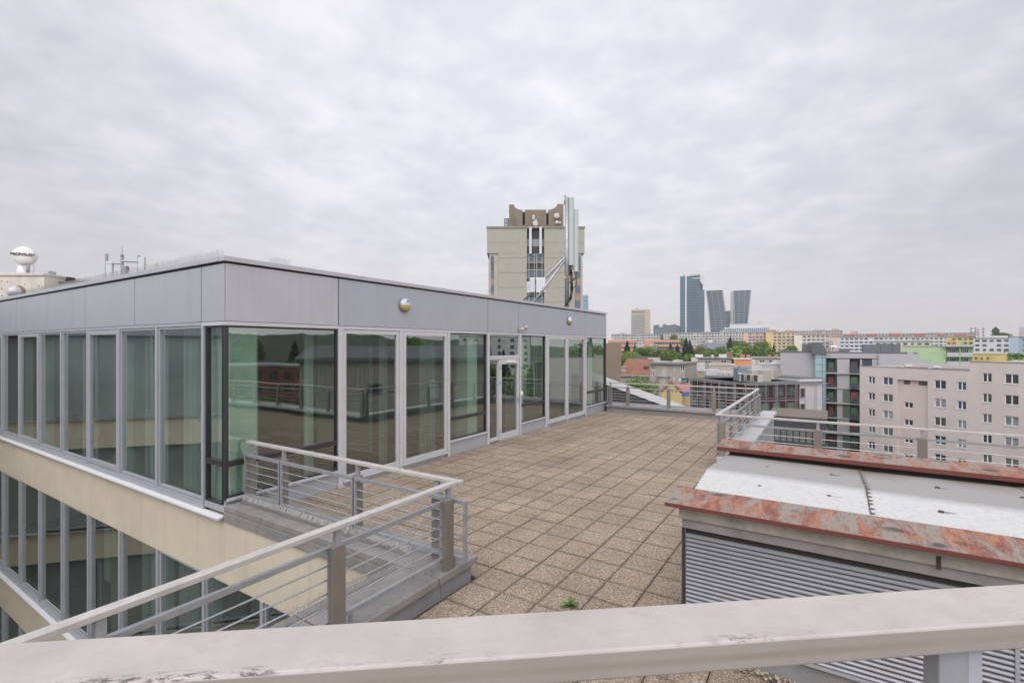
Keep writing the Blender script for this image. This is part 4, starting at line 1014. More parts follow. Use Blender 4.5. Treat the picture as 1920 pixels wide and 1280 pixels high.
panel_block('long far panel row on the right skyline above the white block', 1575, 620, 1830, None, 627, (.43,.37,.34), 3, 3.2, ww=.6, roofbox=((1594,1608,621,(.46,.31,.27)),(1666,1692,622,(.48,.47,.46)),(1740,1760,625,(.4,.38,.36))))
panel_block('low cream flats in front of the white panel blocks', 1640, 300, 1745, None, 640, (.53,.49,.43), 3, 3.2, ww=.55)

# --- towers
def glass_tower():
    d = 760; b = Bld('glass_tower', 'tall dark blue glass office tower with a notched top corner', 1275, d, 1321, None, 'skyscraper', base=-8)
    Z = b.Z; H = Z(518); G = mat('curtain_glass', (.042,.098,.145), .2, noise=.35, nscale=.05, col2=(.03,.055,.08), spec=.5); GB = mat('curtain_band', (.105,.165,.195), .25)
    xs, xn = b.X(1285), b.X(1312.5); D = 28
    b.box('glass_body', G, 0, xn, 0, D, 0, H); b.box('glass_wing', G, xn+.01, b.L, 0, D, 0, Z(545)); b.box('notch_core', plain((.08,.085,.09)), xn+.01, b.L-2.5, 6, D, Z(545)+.01, Z(521))
    q = MB(); q.prism([(xn, Z(528)), (b.L, Z(541)), (b.L, Z(522)), (xn+.1, Z(515))], .05, .8, 'y'); q.build('notch_screen', plain((.52,.53,.55)), b.t)
    b.box('white_strip', plain((.62,.63,.65)), xs, b.X(1287.3), -.6, 0, 0, H+2)
    n = 29
    for i in range(n):
        z = H*(i+1)/n; b.box('floor_line', GB, 0, xn if z > Z(545) else b.L, -.25, 0, z-.75, z-.25)
    b.box('top_screen', plain((.50,.51,.52)), xn-11, xn, -.3, 2, H-4.5, H-3.2); b.box('top_recess', plain((.05,.05,.055)), xn-9, xn-1, -.28, 1, H-3.15, H-.5)
    q = MB(); q.box(4, 8, 8, 12, H, H+3); q.box(15, 30, 8, 18, H, H+2.8); q.tube((23.5, 10, H), (23.5, 10, H+9), .25, 6); q.tube((19, 10, H), (19, 10, H+6), .2, 6); q.tube((27,10,H),(27,10,H+5),.2,6); q.build('roof_plant', plain((.33,.34,.35)), b.t)
glass_tower()
def leaning(label, top, bot, vt, vb, d, lean_left):
    b = Bld('leaning_tower', label, top[0], d, top[1], None, 'skyscraper', 'pair of leaning towers', base=-8)
    n = 22; G = mat('leaning_glass', (.05,.085,.12), .3, noise=.5, nscale=.06, col2=(.06,.08,.105)); S = plain((.36,.385,.42))
    H = b.Z(vt); hb = b.Z(vb)
    for i in range(n):
        f0 = i/n; z0, z1 = hb+(H-hb)*i/n, hb+(H-hb)*(i+1)/n
        e = (lambda f: f**1.5) if lean_left else (lambda f: f)
        xl = b.X(bot[0]+(top[0]-bot[0])*e(f0)); xr = b.X(bot[1]+(top[1]-bot[1])*f0)
        b.box('storey', G, xl+1, xr-1, 0, 18, z0, z1-.4); b.box('balcony_slab', S, xl-.9, xr+.9, -.7, 18.5, z1-.4, z1)
    q = MB()
    for f in (.34, .68):
        q.poly([(b.X(bot[0]+(bot[1]-bot[0])*f)-.2, -1.6, hb), (b.X(bot[0]+(bot[1]-bot[0])*f)+.2, -1.6, hb), (b.X(top[0]+(top[1]-top[0])*f)+.2, -1.6, H), (b.X(top[0]+(top[1]-top[0])*f)-.2, -1.6, H)])
    q.build('divider', S, b.t)
    b.box('roof_screen', plain((.5,.51,.53)), b.X(top[0]+6), b.X(top[1]-1), 3, 15, H, H+2)
    b.box('foot', G, b.X(bot[0]), b.X(bot[1]), 0, 18, 0, hb)
    return b
b = leaning('left one of the two leaning towers, bulging left with a sloping right side', (1324,1354), (1332,1369), 545, 640, 770, True)
b = leaning('right one of the two leaning towers, widening towards the top', (1375,1408), (1377,1400), 545, 640, 772, False)
b.box('side_wall', plain((.36,.36,.37)), b.X(1369.5), b.X(1375), -.5, 18, b.Z(612), b.Z(547))
b.box('link_block', mat('link_glass', (.12,.15,.17), .3), b.X(1357), b.X(1376), 4, 16, 0, b.Z(582))
def radio_tower():
    d = 800; b = Bld('slab_tower', 'beige and grey striped slab tower block with aerials on top', 1183, d, 1211, None, 'tower block', base=-8)
    H = b.Z(580); F = plain((.44,.385,.30)); S = plain((.40,.39,.365)); Dk = plain((.15,.145,.14))
    b.box('frame', F, 0, b.L, 0, 20, 0, H); q = MB()
    b.box('end_wall', plain((.45,.37,.275)), b.L+.01, b.X(1219.5), .5, 22, 0, H-.5)
    for i in range(17):
        z = H-9-i*3.2; b.box('window_band', Dk, 1.5, b.L-1.5, -.3, -.01, z-1.1, z); b.box('sill_band', S, 1.5, b.L-1.5, -.5, -.31, z-2.6, z-1.2)
    b.box('top_band', Dk, 1.5, b.L-1.5, -.31, -.01, H-5.5, H-3)
    q = MB(); 
    for x in (8, 10.5, 18, 24): q.tube((x, 8, H), (x, 8, H+random.uniform(3, 7)), .22, 5)
    q.box(7, 12, 6, 10, H, H+2); q.build('aerials', plain((.3,.3,.3)), b.t)
radio_tower()
def low_far():
    b = Bld('office_block', 'dark blue glass office block with planted roof', 1225, 780, 1275, None, base=-8)
    H = b.Z(613); b.box('body', mat('dark_blue_glass', (.085,.12,.16), .25, noise=.4, nscale=.08), 0, b.L, 0, 20, 0, H)
    for i in range(4): b.box('floor_line', plain((.22,.27,.31)), 0, b.L, -.2, 0, H-1.2-i*3.2, H-.6-i*3.2)
    b.box('roof_plant', plain((.13,.13,.12)), b.X(1242), b.X(1270), 4, 14, H, b.Z(609.5))
    b = Bld('office_block', 'white office block with blue vertical window strips', 1357, 690, 1442, None, base=-8)
    H = b.Z(614); b.box('wall', plain((.56,.57,.60)), 0, b.L, 0, 22, 0, H); b.box('upper_storey', plain((.50,.50,.52)), b.X(1368), b.X(1428), 3, 20, H, b.Z(607.5)); b.box('lift_housing', plain((.46,.43,.42)), b.X(1420), b.X(1427.5), 3, 9, b.Z(607.5)+.01, b.Z(604))
    for i in range(24):
        x = b.L*(i+.5)/24; b.box('window', plain((.12,.18,.25), .3), x-.75, x+.75, -.3, 0, H-11, H-1.2)
    b = Bld('office_tower', 'slim pale blue glass tower just right of the hotel tower', 1093, 420, 1105, 420, 'tower block')
    H = b.Z(553); b.box('body', mat('pale_blue_glass', (.22,.32,.38), .3, noise=.5, nscale=.1, col2=(.12,.20,.26)), 0, b.L, 0, 8, 0, H); b.box('mullion_strip', plain((.5,.52,.54)), b.L*.78, b.L, -.3, 0, 0, H)
    for i in range(9): b.box('floor_line', plain((.36,.41,.44)), 0, b.L*.77, -.2, 0, H-1-i*3, H-.5-i*3)
    b = Bld('glass_tower', 'pale glass tower top at the right picture edge', 1911, 700, 1960, None, 'tower block')
    b.box('body', mat('pale_glass', (.36,.42,.47), .3, noise=.3, nscale=.1), 0, b.L, 0, 20, 0, b.Z(613)); b.box('lower_body', plain((.45,.33,.30)), -.5, b.L, -.8, -.01, 0, b.Z(623))
low_far()

# --- hotel tower behind the glazed storey
def hotel():
    d = 98; b = Bld('hotel_tower', 'tall beige concrete tower with a brown curved crown and central window strip', 913, d, 1096, d, 'tower block')
    Z = b.Z; X = b.X; W = plain((.335,.315,.27), noise=.07); Br = plain((.205,.16,.12), noise=.2, nscale=.5); Dk = plain((.05,.042,.04)); Bl = mat('tower_blue_glass', (.10,.13,.17), .2, noise=.3, nscale=.3)
    H = Z(428); hs = Z(475); D = 20
    # shaft is narrower than the head, both split by the recessed window strip
    xa, xb = X(988), X(1020.5)
    for x0, x1 in ((0, xa), (xb, b.L)):
        b.box('head_wall', W, x0, x1, 0, D, hs, H)
    for x0, x1 in ((X(934.5), xa), (xb, X(1078))): b.box('shaft_wall', W, x0, x1, .02, D-1, 0, hs-.001)
    q = MB()
    for k in range(1, 7):
        z = H-k*2.95*1.0
        for x0, x1 in ((0, xa), (xb, b.L)):
            if z < hs: x0, x1 = max(x0, X(934.5)), min(x1, X(1078))
            q.box(x0+.02, x1-.02, -.015, .02, z-.03, z+.03)
    q.build('joint_lines', plain((.24,.225,.195)), b.t)
    b.box('roof_trim', plain((.22,.20,.18)), -.1, b.L+.1, -.15, D, H, H+.35)
    b.box('strip_back', Dk, xa, xb, .6, D-1, 0, H-.01)
    # central strip
    def band(v0, v1, m): b.box('strip_pane', m, xa+.01, xb-.01, .45, .59, Z(v1), Z(v0))
    for v0, v1, m in ((429,447,Dk),(447.3,461,plain((.28,.30,.32))),(461.3,476,Dk),(477,491,Bl),(493,505,Dk),(506,520,Bl),(521,530,Dk),(531,545,Bl),(546,556,Dk),(557,575,Bl)): band(v0, v1, m)
    for u, w, v0, v1 in ((994.5,4.5,426,476),(1013.5,4.5,426,476)): b.box('white_fin', plain((.56,.56,.60)), X(u-w/2), X(u+w/2), -.3, .44, Z(v1), Z(v0))
    for u in (992, 1002, 1006.5, 1016.5): b.box('mullion', plain((.46,.46,.47)), X(u)-.05, X(u)+.05, .2, .44, 0, Z(477))
    for v in (476.5, 492, 505.5, 520.5): b.box('strip_rail', plain((.40,.40,.42)), xa+.02, xb-.02, .15, .2, Z(v)-.06, Z(v)+.06)
    # side window strips set back
    cols = [(Bl), plain((.13,.10,.09)), mat('tower_teal_glass', (.09,.13,.14), .2), plain((.30,.21,.155)), Bl, plain((.30,.21,.155)), Bl, plain((.30,.22,.17))]
    for x0, x1, fx in ((X(917), X(934.4), 0), (X(1078.1), X(1092), 1)):
        b.box('side_recess', plain((.40,.36,.34)), x0, x1, .25, D-1.5, 0, hs-.002)
        for k, m in enumerate(cols): 
            z1 = hs-.5-k*1.5; b.box('side_pane', m, x0+(.35 if not fx else .05), x1-(.9 if not fx else .35), .15, .249, z1-1.36, z1)
    b.box('side_fin', plain((.42,.42,.45)), X(915.5), X(918), .3, 1.2, 0, Z(492)); b.box('side_fin', plain((.42,.42,.45)), X(1090.5), X(1093), .3, 1.2, 0, Z(490))
    # crown: curved cut, two slots
    zt, zs, zl = Z(378), Z(388), H+.35
    def prof(u0, u1, side):
        pts = []
        for i in range(9):
            a = i/8*math.pi/2
            if side < 0: u, v = 963.5+16.5*(1-math.cos(a)), 378+10.5*math.sin(a)
            else: u, v = 1046.5-16.5*(1-math.cos(a)), 377+11*math.sin(a)
            pts.append((X(u), Z(v)))
        return pts
    left = [(X(954.5), zl), (X(954.5), zt)] + prof(0, 0, -1) + [(X(980.2), zl)]
    right = [(X(1030), zl)] + prof(0, 0, 1)[::-1] + [(X(1046.5), Z(377)), (X(1058.5), Z(377)), (X(1058.5), zl)]
    for pts in (left, right):
        q = MB(); q.prism(pts, 2, 16, 'y'); q.build('crown_wall', Br, b.t)
    b.box('crown_wall', Br, X(985), X(1025.5), 2.001, 15.9, zl, zs); b.box('crown_slot', Dk, X(980.3), X(984.9), 3.2, 15, zl, Z(389)); b.box('crown_slot', Dk, X(1025.6), X(1029.9), 3.2, 15, zl, Z(391))
    for u in (982.6, 1027.8): b.box('slot_foot', Br, X(u-2.3), X(u+2.3), 1.8, 3.1, zl, Z(418))
    q = MB()
    for u, vs in ((963,(398,424)),(1002,(395,424)),(1046,(397,424))):
        q.tube((X(u), 1.5, Z(vs[1])), (X(u), 1.5, Z(vs[0])), .13, 6)
    for u0, u1 in ((945.5,953.5),):
        for u in (946, 950, 953): q.tube((X(u), 4, Z(428)), (X(u), 4, Z(400)), .13, 5)
        for v in (401, 409, 417, 424): q.beam((X(945.5), 4, Z(v)), (X(954), 4, Z(v)), .16, .16)
    q.tube((X(1012), 8, zs), (X(1012), 8, Z(375)), .12, 5); q.beam((X(1008), 8, Z(377)), (X(1018), 8, Z(376)), .05, .05); q.tube((X(1002), 8, zs), (X(1002), 8, Z(380)), .12, 5); q.beam((X(1009),8,Z(381)),(X(1015),8,Z(381)),.05,.05)
    q.tube((X(954), 8, zt), (X(954), 8, Z(375)), .07, 5)
    q.build('aerials', plain((.16,.15,.15)), b.t)
    for u, v, r in ((1001,403,.3),(1001,407,.28),(1005,411.5,.3),(1004.5,417,.55),(1001,414,.25),(1045,401.5,.55),(1045.5,414,.35),(1051,414.5,.22)):
        q = MB(); q.lathe([(0,.1),(r*.8,.08),(r,0),(r,-.25),(0,-.3)], 16, center=(X(u), 1.2, Z(v)), axis=(0,-1,0)); q.build('dish', plain((.55,.52,.48)), b.t, smooth=True)
hotel()
#@MIDTOWN
# ================================================================== nearer buildings beyond the terrace
def pink_block():
    b = Bld('apartment_block', 'pinkish grey apartment block with white framed double windows, nearest on the right', 1612, 88, 1920, 66, 'apartment block')
    Lx = b.L*1.55; W = mat('pink_render', (.60,.53,.50), .9, noise=.10, nscale=.35, bump=.2, bscale=30, streak=.16); base = b.base
    def zz(v, u): return b.Z(v, u)
    zl = zz(686, 1612); xr = b.X(1818.5); zr = zz(678, 1818.5); x1, x2 = b.X(1682.5), b.X(1739.5)
    zrec = zl-1.95
    STH = 2.86
    left = []; rec = []; right = []
    zc = EYE-6.0-base
    def col(u, wpx, hpx, n, z0, lst, dz=STH):
        x = b.X(u); d = b.dep(u)[0]; nrm = 1/ max(.3, abs(math.cos(0))); ux = b.X(u+wpx/2.)-b.X(u-wpx/2.); h = hpx/918.*d
        for k in range(n): lst.append((x-ux/2, x+ux/2, z0-k*dz-h/2, z0-k*dz+h/2))
    col(1634, 12.5, 13.5, 8, zc, left); col(1664.5, 18.5, 14.5, 8, zc, left); col(1762.5, 22, 16.5, 8, zc, left); col(1803, 17, 16, 8, zc, left)
    zc2 = EYE-4.56-base
    col(1850.5, 18, 17, 9, zc2, right, 2.9); col(1896.5, 27, 18.5, 9, zc2, right, 2.9)
    for k in range(4):
        for dx, w in ((3.2, 1.4), (6.4, 1.9)):
            right += [(b.L+dx*k*1.0+dx-w/2-1, b.L+dx*k+dx+w/2-1, zc2-j*2.9-.65, zc2-j*2.9+.65) for j in range(0)]
    b.holes('wall', W, 0, x1, 0, zl, [h for h in left if h[1] < x1]); 
    b.holes('wall', W, x2, xr, 0, zl, [h for h in left if h[0] > x2])
    b.box('wall', W, x1+.001, x2-.001, 0, .5, zrec, zl)
    b.holes('wall', W, xr, Lx, 0, zr, right)
    W2 = mat('pink_render_recess', (.60,.50,.465), .9, noise=.08, nscale=.4, bump=.2, bscale=30)
    zr0 = EYE-9.75-base
    col(1699.5, 16.5, 11, 8, zr0, rec)
    b.holes('stair_wall', W2, x1, x2, 0, zrec, rec, y=.45)
    q = MB(); q.poly([(x1,0,0),(x1,.45,0),(x1,.45,zrec),(x1,0,zrec)]); q.poly([(x2,0,0),(x2,.45,0),(x2,.45,zrec),(x2,0,zrec)]); q.build('recess_side', W, b.t)
    VAR = [WG, WG, WG2, mat('window_glass_green', (.10,.125,.075), .25, noise=.5, nscale=.8), mat('window_glass_blue', (.06,.085,.125), .2, noise=.5, nscale=.6), mat('window_glass_lace', (.34,.36,.37), .4, noise=.5, nscale=1.2, col2=(.12,.13,.14))]; wr = random.Random(6)
    for h in left+right: b.window(*h, glass=wr.choice(VAR))
    for h in rec: b.window(*h, y=.57, sill=False)
    for ua, ub in ((1691,1703),(1719,1735)): b.box('vent', plain((.10,.09,.08)), b.X(ua), b.X(ub), .40, .449, zrec-.75, zrec-.12)
    # back, sides, roof
    b.box('core', plain((.06,.055,.05)), .3, Lx-.3, 1.0, 11, 0, zl-.5); q = MB(); q.poly([(0,0,0),(0,11.5,0),(0,11.5,zl),(0,0,zl)]); q.poly([(0,11.5,0),(Lx,11.5,0),(Lx,11.5,zl),(0,11.5,zl)]); q.build('side_wall', W, b.t)
    b.box('roof', M['roofing'], .25, xr, .25, 11.4, zl-.6, zl-.25); b.box('roof', M['roofing'], xr+.25, Lx, .25, 11.4, zr-.6, zr-.2)
    b.box('parapet', W, -.02, xr-.01, 11.0, 11.5, zl-.5, zl+.45); b.box('parapet_cap', plain((.20,.19,.18)), -.06, xr, -.06, .22, zl, zl+.07); b.box('parapet_cap', plain((.22,.21,.20)), xr, Lx, -.06, .22, zr, zr+.09)
    b.box('step_wall', W, xr+.002, xr+.3, .002, 11.4, zl-.3, zr-.001)
    for u in (1690, 1742): 
        x = b.X(u); q = MB(); q.box(x-.9, x-.55, 1.2, 1.5, zl-.25, zl+.2); q.lathe([(.55,.0),(.6,.1),(.25,.2),(0,.22)], 12, center=(x+.1, 1.6, zl+.2)); q.tube((x+.1,1.6,zl-.3),(x+.1,1.6,zl+.2),.12,8); q.build('roof_fan', plain((.62,.62,.63)), b.t)
    q = MB(); x = b.X(1898); q.box(x-1.2, x+2.6, 2, 2.6, zr-.2, zr+.35); q.build('roof_pipe', plain((.62,.6,.6)), b.t)
pink_block()

def grey_flats():
    b = Bld('apartment_block', 'grey apartment block with red and green balcony screens and a glass stair shaft', 1463, 108, 1651, None, 'apartment block')
    X, Z = b.X, b.Z; W = plain((.36,.345,.35), noise=.06); Dk = plain((.045,.045,.05)); H = Z(660.5); G = mat('stair_glass', (.30,.44,.46), .25, noise=.2, nscale=.3)
    b.box('blank_wall', W, 0, X(1527), 0, 12, 0, H); b.box('wall_edge', plain((.10,.10,.11)), -.08, X(1527), -.08, 12.1, H, H+.22)
    # glass stair shaft with a rounded dark hood
    xs0, xs1 = X(1528), X(1548.5); xm = X(1542)
    b.box('stair_shaft', G, xs0, xs1, -1.2, 4, 0, H-.3)
    q = MB()
    for k in range(16):
        z = H-1.0-k*1.45; q.box(xs0, xs1, -1.26, -1.2, z-.05, z+.05)
    q.box(xm-.06, xm+.06, -1.27, -1.2, 0, H-.3); q.box(xs0-.07, xs0+.07, -1.28, -1.2, 0, H-.3); q.box(xs1-.07, xs1+.07, -1.28, -1.2, 0, H-.3); q.build('stair_frame', plain((.17,.21,.23)), b.t)
    q = MB(); pts = [(xs0-.6, H-.29)]
    for i in range(10):
        a = math.pi/2*i/9; pts.append((xs0-.6+ (X(1549)-xs0+.6)*(.45+.55*math.sin(a)), H-.29+ (Z(642)-H+.29)*math.cos(a)))
    pts.insert(1, (xs0-.6, Z(642.5)))
    q.prism(pts, -1.6, 5, 'y'); q.build('stair_hood', mat('hood_zinc', (.115,.12,.135), .5, .3, noise=.15, nscale=1), b.t)
    b.box('roof_plant', plain((.125,.13,.145)), X(1503), X(1515), 1, 5, H+.22, Z(645)); b.box('roof_plant', plain((.14,.145,.16)), X(1515.2), X(1524), .5, 5, H+.22, Z(643))
    # balcony fronts
    x0, x1 = X(1549), X(1651)
    b.box('rear_wall', W, x0, X(1722), 1.6, 12, 0, H-.1); b.box('top_band', W, x0, X(1646), 0, 1.59, Z(670), H-.05); b.box('wall_edge', plain((.12,.12,.12)), x0, X(1722), -.05, 12, H-.049, H+.12)
    b.box('upper_wall', plain((.37,.36,.375), noise=.05), X(1646.5), X(1724), -.4, 1.5, Z(690), Z(661.5)); b.box('upper_wall', plain((.37,.36,.375), noise=.05), X(1700), X(1712), -.38, 1.45, Z(661.5)+.01, Z(657.5))
    Gn = plain((.045,.125,.06)); Rd = plain((.185,.042,.026)); rr = random.Random(11)
    st = 28.4/918*101; xa, xb, xc, xd, xe = x0, X(1565.5), X(1569.5), X(1593), X(1612.5)
    z = Z(671)
    b.box('pier', Dk, xb, xc, .3, 1.5, 0, Z(671)); 
    for k in range(7):
        zt = z-k*st; zb = zt-st
        b.box('floor_slab', plain((.40,.39,.385)), xa, X(1614), -.15 if k % 2 else -.5, 1.6, zb, zb+.22)
        b.box('balcony_back', Dk, xa+.05, xb-.05, 1.2, 1.58, zb+.23, zt-.01)
        col_ = (Gn, Rd)[k % 2] if k not in (3,) else Rd
        b.box('balcony_screen', col_, X(1553), X(1563.5), .5, .56, zb+.35, zb+2.35)
        b.box('balcony_rail', plain((.045,.05,.055)), xa+.02, xb, -.12, -.08, zb+.23, zb+1.15)
        b.box('infill_wall', W, xc+.01, xd, .02, 1.5, zb+.23, zt-.05)
        if k in (2, 3, 5): b.box('window', plain((.10,.13,.10)), X(1580), xd-.05, -.02, .019, zb+.3, zt-.15)
        b.box('balcony_back', Dk, xd+.01, xe, 1.1, 1.58, zb+.23, zt-.01)
        b.box('balcony_screen', (Gn, Gn, Rd, Gn, Rd, Gn, Rd)[k] if k else Dk, X(1595), X(1607.5), -.3, -.25, zb+.4, zb+2.5)
        b.box('balcony_rail', plain((.05,.055,.06)), xd+.02, X(1612), -.58, -.54, zb+.23, zb+1.2)
    b.box('window', plain((.04,.05,.06)), X(1617), X(1635), -.02, 1.55, Z(684), Z(673)); b.box('wall', W, X(1612.6), X(1616.5), .0, 1.5, Z(700), Z(672)); b.box('wall', W, X(1635.2), X(1646), .0, 1.5, Z(700), Z(671))
    q = MB()
    for u in (1545,1549,1553,1557,1561): q.tube((X(u),2,H),(X(u),2,Z(640)),.05,5)
    q.beam((X(1545),2,Z(640)),(X(1561),2,Z(640)),.06,.06); q.beam((X(1545),2,Z(645)),(X(1561),2,Z(645)),.06,.06)
    q.build('roof_guard', plain((.14,.14,.145)), b.t)
    q = MB(); q.lathe([(.0,.35),(.9,.1),(1.0,0)], 14, center=(X(1563),2,Z(650))); q.tube((X(1560),2,H),(X(1563),2,Z(650)),.05,5); q.tube((X(1566),2,H),(X(1563),2,Z(650)),.05,5); q.build('roof_dish', plain((.6,.6,.58)), b.t)
    for ua, ub, v in ((1574,1594,653.5),(1619,1652,645.5),(1652.5,1675,644.5),(1675.5,1691,645)): b.box('roof_plant', plain((.125,.135,.15)), X(ua), X(ub), 2, 6, H+.1, Z(v))
    b.box('roof_box', plain((.5,.49,.48)), X(1564), X(1573), 4, 7, H+.1, Z(652))
grey_flats()

def red_offices():
    # two wings meeting at a corner that points at the terrace; steel lattice in front of dark red walls
    Rd = plain((.048,.014,.013), noise=.2); ST = mat('lattice_steel', (.33,.335,.37), .4, .3); Wt = plain((.52,.505,.505), noise=.05); G = mat('office_glass', (.13,.145,.14), .15, noise=.7, nscale=.5, col2=(.03,.035,.035)); Gg = mat('office_green_glass', (.16,.22,.175), .3, noise=.6, nscale=.5, col2=(.05,.07,.06))
    b = Bld('office_block', 'dark red office block behind a pale steel lattice, left wing', 1293, 96, 1388, 84)
    H = b.Z(716, 1388); FL = 2.75
    def fill(b, n, white_from=None, seed=1):
        rr = random.Random(seed); L = b.L
        b.box('wall', Rd, 0, L if white_from is None else white_from-.001, 0, 12, 0, H-.4)
        b.box('roof_edge', plain((.17,.165,.17)), -.3, L+.3, -.5, 12, H-.39, H-.12); b.box('roof', M['roofing'], 0, L, .5, 11.5, H-.119, H-.05)
        for f in range(5):
            z1 = H-1.0-f*FL; z0 = z1-1.55; lim = L if white_from is None else white_from
            k = max(1, int(lim/n))
            for i in range(k):
                w = lim/k; x0 = i*w+w*.12; x1 = x0+w*rr.choice((.5,.7,.76))
                o = b.window(x0, x1, z0, z1, y=-.14, fw=.06, split=(.33,.66) if x1-x0 > 1.6 else (.5,), glass=G if f != 1 else Gg, frame=plain((.15,.15,.15)), sill=False)
        lat = MB()
        for f in range(6):
            z = H-.45-f*FL; lat.beam((-.2,-1.1,z),(L+.2,-1.1,z),.06,.10); 
            if f: lat.beam((-.2,-1.1,z+.42),(L+.2,-1.1,z+.42),.05,.05)
        lat.build('lattice_rail', ST, b.t)
        x = 0; i = 0
        while x <= L+.1:
            q = MB(); q.box(x-.035, x+.035, -1.22, -1.15, H-15, H-.25)
            if i % 2: q.box(x+.28, x+.34, -1.22, -1.15, H-15, H-.25)
            q.build('lattice_post', ST, b.t); x += n*.78; i += 1
    fill(b, 2.3, seed=4)
    c = Bld('office_block', 'dark red office block behind a steel lattice, right wing ending in a white wall', 1389, 84, 1541, 88)
    xw = c.X(1499); fill(c, 2.6, white_from=xw, seed=8)
    c.box('white_wall', Wt, xw, c.L, -.02, 12, 0, c.Z(709.5, 1520)); c.box('white_wall_cap', M['roofing'], xw-.05, c.L+.05, -.08, 12.05, c.Z(709.5, 1520)+.001, c.Z(709.5, 1520)+.12)
    for f in range(4):
        z1 = H-1.3-f*FL; c.window(xw+.1, xw+1.0, z1-1.7, z1, y=-.16, fw=.06, split=(), glass=WG, frame=plain((.3,.3,.3)), sill=False)
    # flat-roof equipment
    zr = H-.05
    def on(u, d): p = Vector(at(u, d)) - c.a; e = (c.b-c.a).normalized(); n = Vector((-e.y, e.x)); return p.dot(e), p.dot(n)
    for ua, ub, v, y0, y1, m in ((1448,1491,698,5,7,(.42,.385,.34)),(1491.2,1506,698,5,7,(.30,.265,.23)),(1434,1442.5,693,6,7,(.20,.225,.26)),(1444,1464,691.5,7.2,8.5,(.22,.25,.28)),(1406,1424,693.5,3,4.2,(.17,.20,.235))):
        c.box('roof_plant', plain(m), c.X(ua), c.X(ub), y0, y1, zr, c.Z(v, (ua+ub)/2)+.2)
    dm = plain((.40,.39,.375))
    q = MB(); q.lathe([(.6,0),(.6,.9),(.3,1.05),(0,1.1)], 14, center=(c.X(1445), 3.2, zr)); q.build('roof_cowl', dm, c.t, smooth=True)
    q = MB(); q.tube((c.X(1450),3,zr+.3),(c.X(1464),3,zr+.3),.35,10); q.build('roof_duct', dm, c.t, smooth=True)
    q = MB(); q.tube((c.X(1404),2.2,zr),(c.X(1404),2.2,zr+1.3),.15,8); q.lathe([(.45,0),(0,.25)],10,center=(c.X(1404),2.2,zr+1.29)); q.build('roof_vent', dm, c.t)
    for i, u in enumerate((1356, 1366.5, 1378.5, 1391.5)):
        x = b.X(u); b.box('condenser_unit', plain((.44,.41,.365)), x-.55, x+.55, 3, 4, H-.05, H+1.25); b.box('condenser_grille', plain((.05,.045,.042)), x-.36, x+.36, 2.96, 2.999, H+.1, H+1.1)
    b.box('roof_plant', plain((.36,.325,.28)), b.X(1379), b.X(1387.9), 5, 7, H-.05, H+1.9)
    # bridge-like rails running left from the lattice
red_offices()

def box_building(name, label, u0, d0, u1, d1, vt, deep, wall, roof=(.17,.165,.16), wins=(), cat='building', extra=None, frame=None, over=.15, group=None):
    b = Bld(name, label, u0, d0, u1, d1, cat, group); H = b.Z(vt)
    b.box('wall', plain(wall), 0, b.L, 0, deep, 0, H); b.box('roof', plain(roof), -over, b.L+over, -over, deep+over, H, H+.3)
    for (ua, ub, va, vb_) in wins:
        b.window(b.X(ua), b.X(ub), b.Z(vb_), b.Z(va), y=-.1, fw=.06, split=(.5,) if ub-ua > 3 else (), sill=False, frame=frame)
    if extra: extra(b, H)
    return b

# dark low office with window bands, below the white wall
b = Bld('office_block', 'low dark grey office block with bands of windows below the lattice building', 1440, 74, 1548, 70)
H = b.Z(781, 1470); b.box('wall', plain((.045,.042,.05)), 0, b.L, 0, 10, 0, H); b.box('roof', plain((.15,.125,.105)), -.2, b.L+.2, -.3, 10, H, H+.2)
for f in range(4):
    z = H-3.0-f*3.4
    for i in range(9):
        x0 = b.L*i/9+.15; o = b.window(x0, x0+b.L/9-.25, z-.55, z+.95, y=-.1, fw=.06, split=(.5,), sill=False, frame=plain((.22,.22,.22)), glass=WG2)

# brown ribbed shaft and dark sloping wedge beyond the far railing
b = Bld('ribbed_shaft', 'brown ribbed sheet metal shaft rising beyond the far terrace corner', 1112, 40, 1165, 40, 'shaft')
H = b.Z(643); q = MB(); n = 30
for i in range(n):
    x0, x1 = b.L*i/n, b.L*(i+1)/n; q.box(x0, x1-.03, 0, 2.5, 0, H); q.box(x1-.03, x1, .03, 2.4, 0, H-.01)
q.build('ribbed_wall', plain((.27,.205,.15), noise=.1), b.t); b.box('joint', plain((.18,.14,.10)), 0, b.L, -.02, -.001, H*.94-2.3, H*.94-2.25)
b = Bld('sloping_roof_wing', 'dark wedge with a sloping white coping just beyond the far railing', 1090, 24, 1345, 24, 'roof wing')
zA, zB = b.Z(690, 1090), b.Z(783, 1345)
q = MB(); q.prism([(0, 10), (b.L, 10), (b.L, zB-.3), (0, zA-.4)], .08, 4, 'y'); q.build('dark_wall', plain((.045,.045,.048)), b.t)
q = MB(); q.prism([(0, zA-.36), (b.L, zB-.36), (b.L, zB), (0, zA)], 0, .45, 'y'); q.build('white_coping', plain((.62,.62,.62)), b.t)

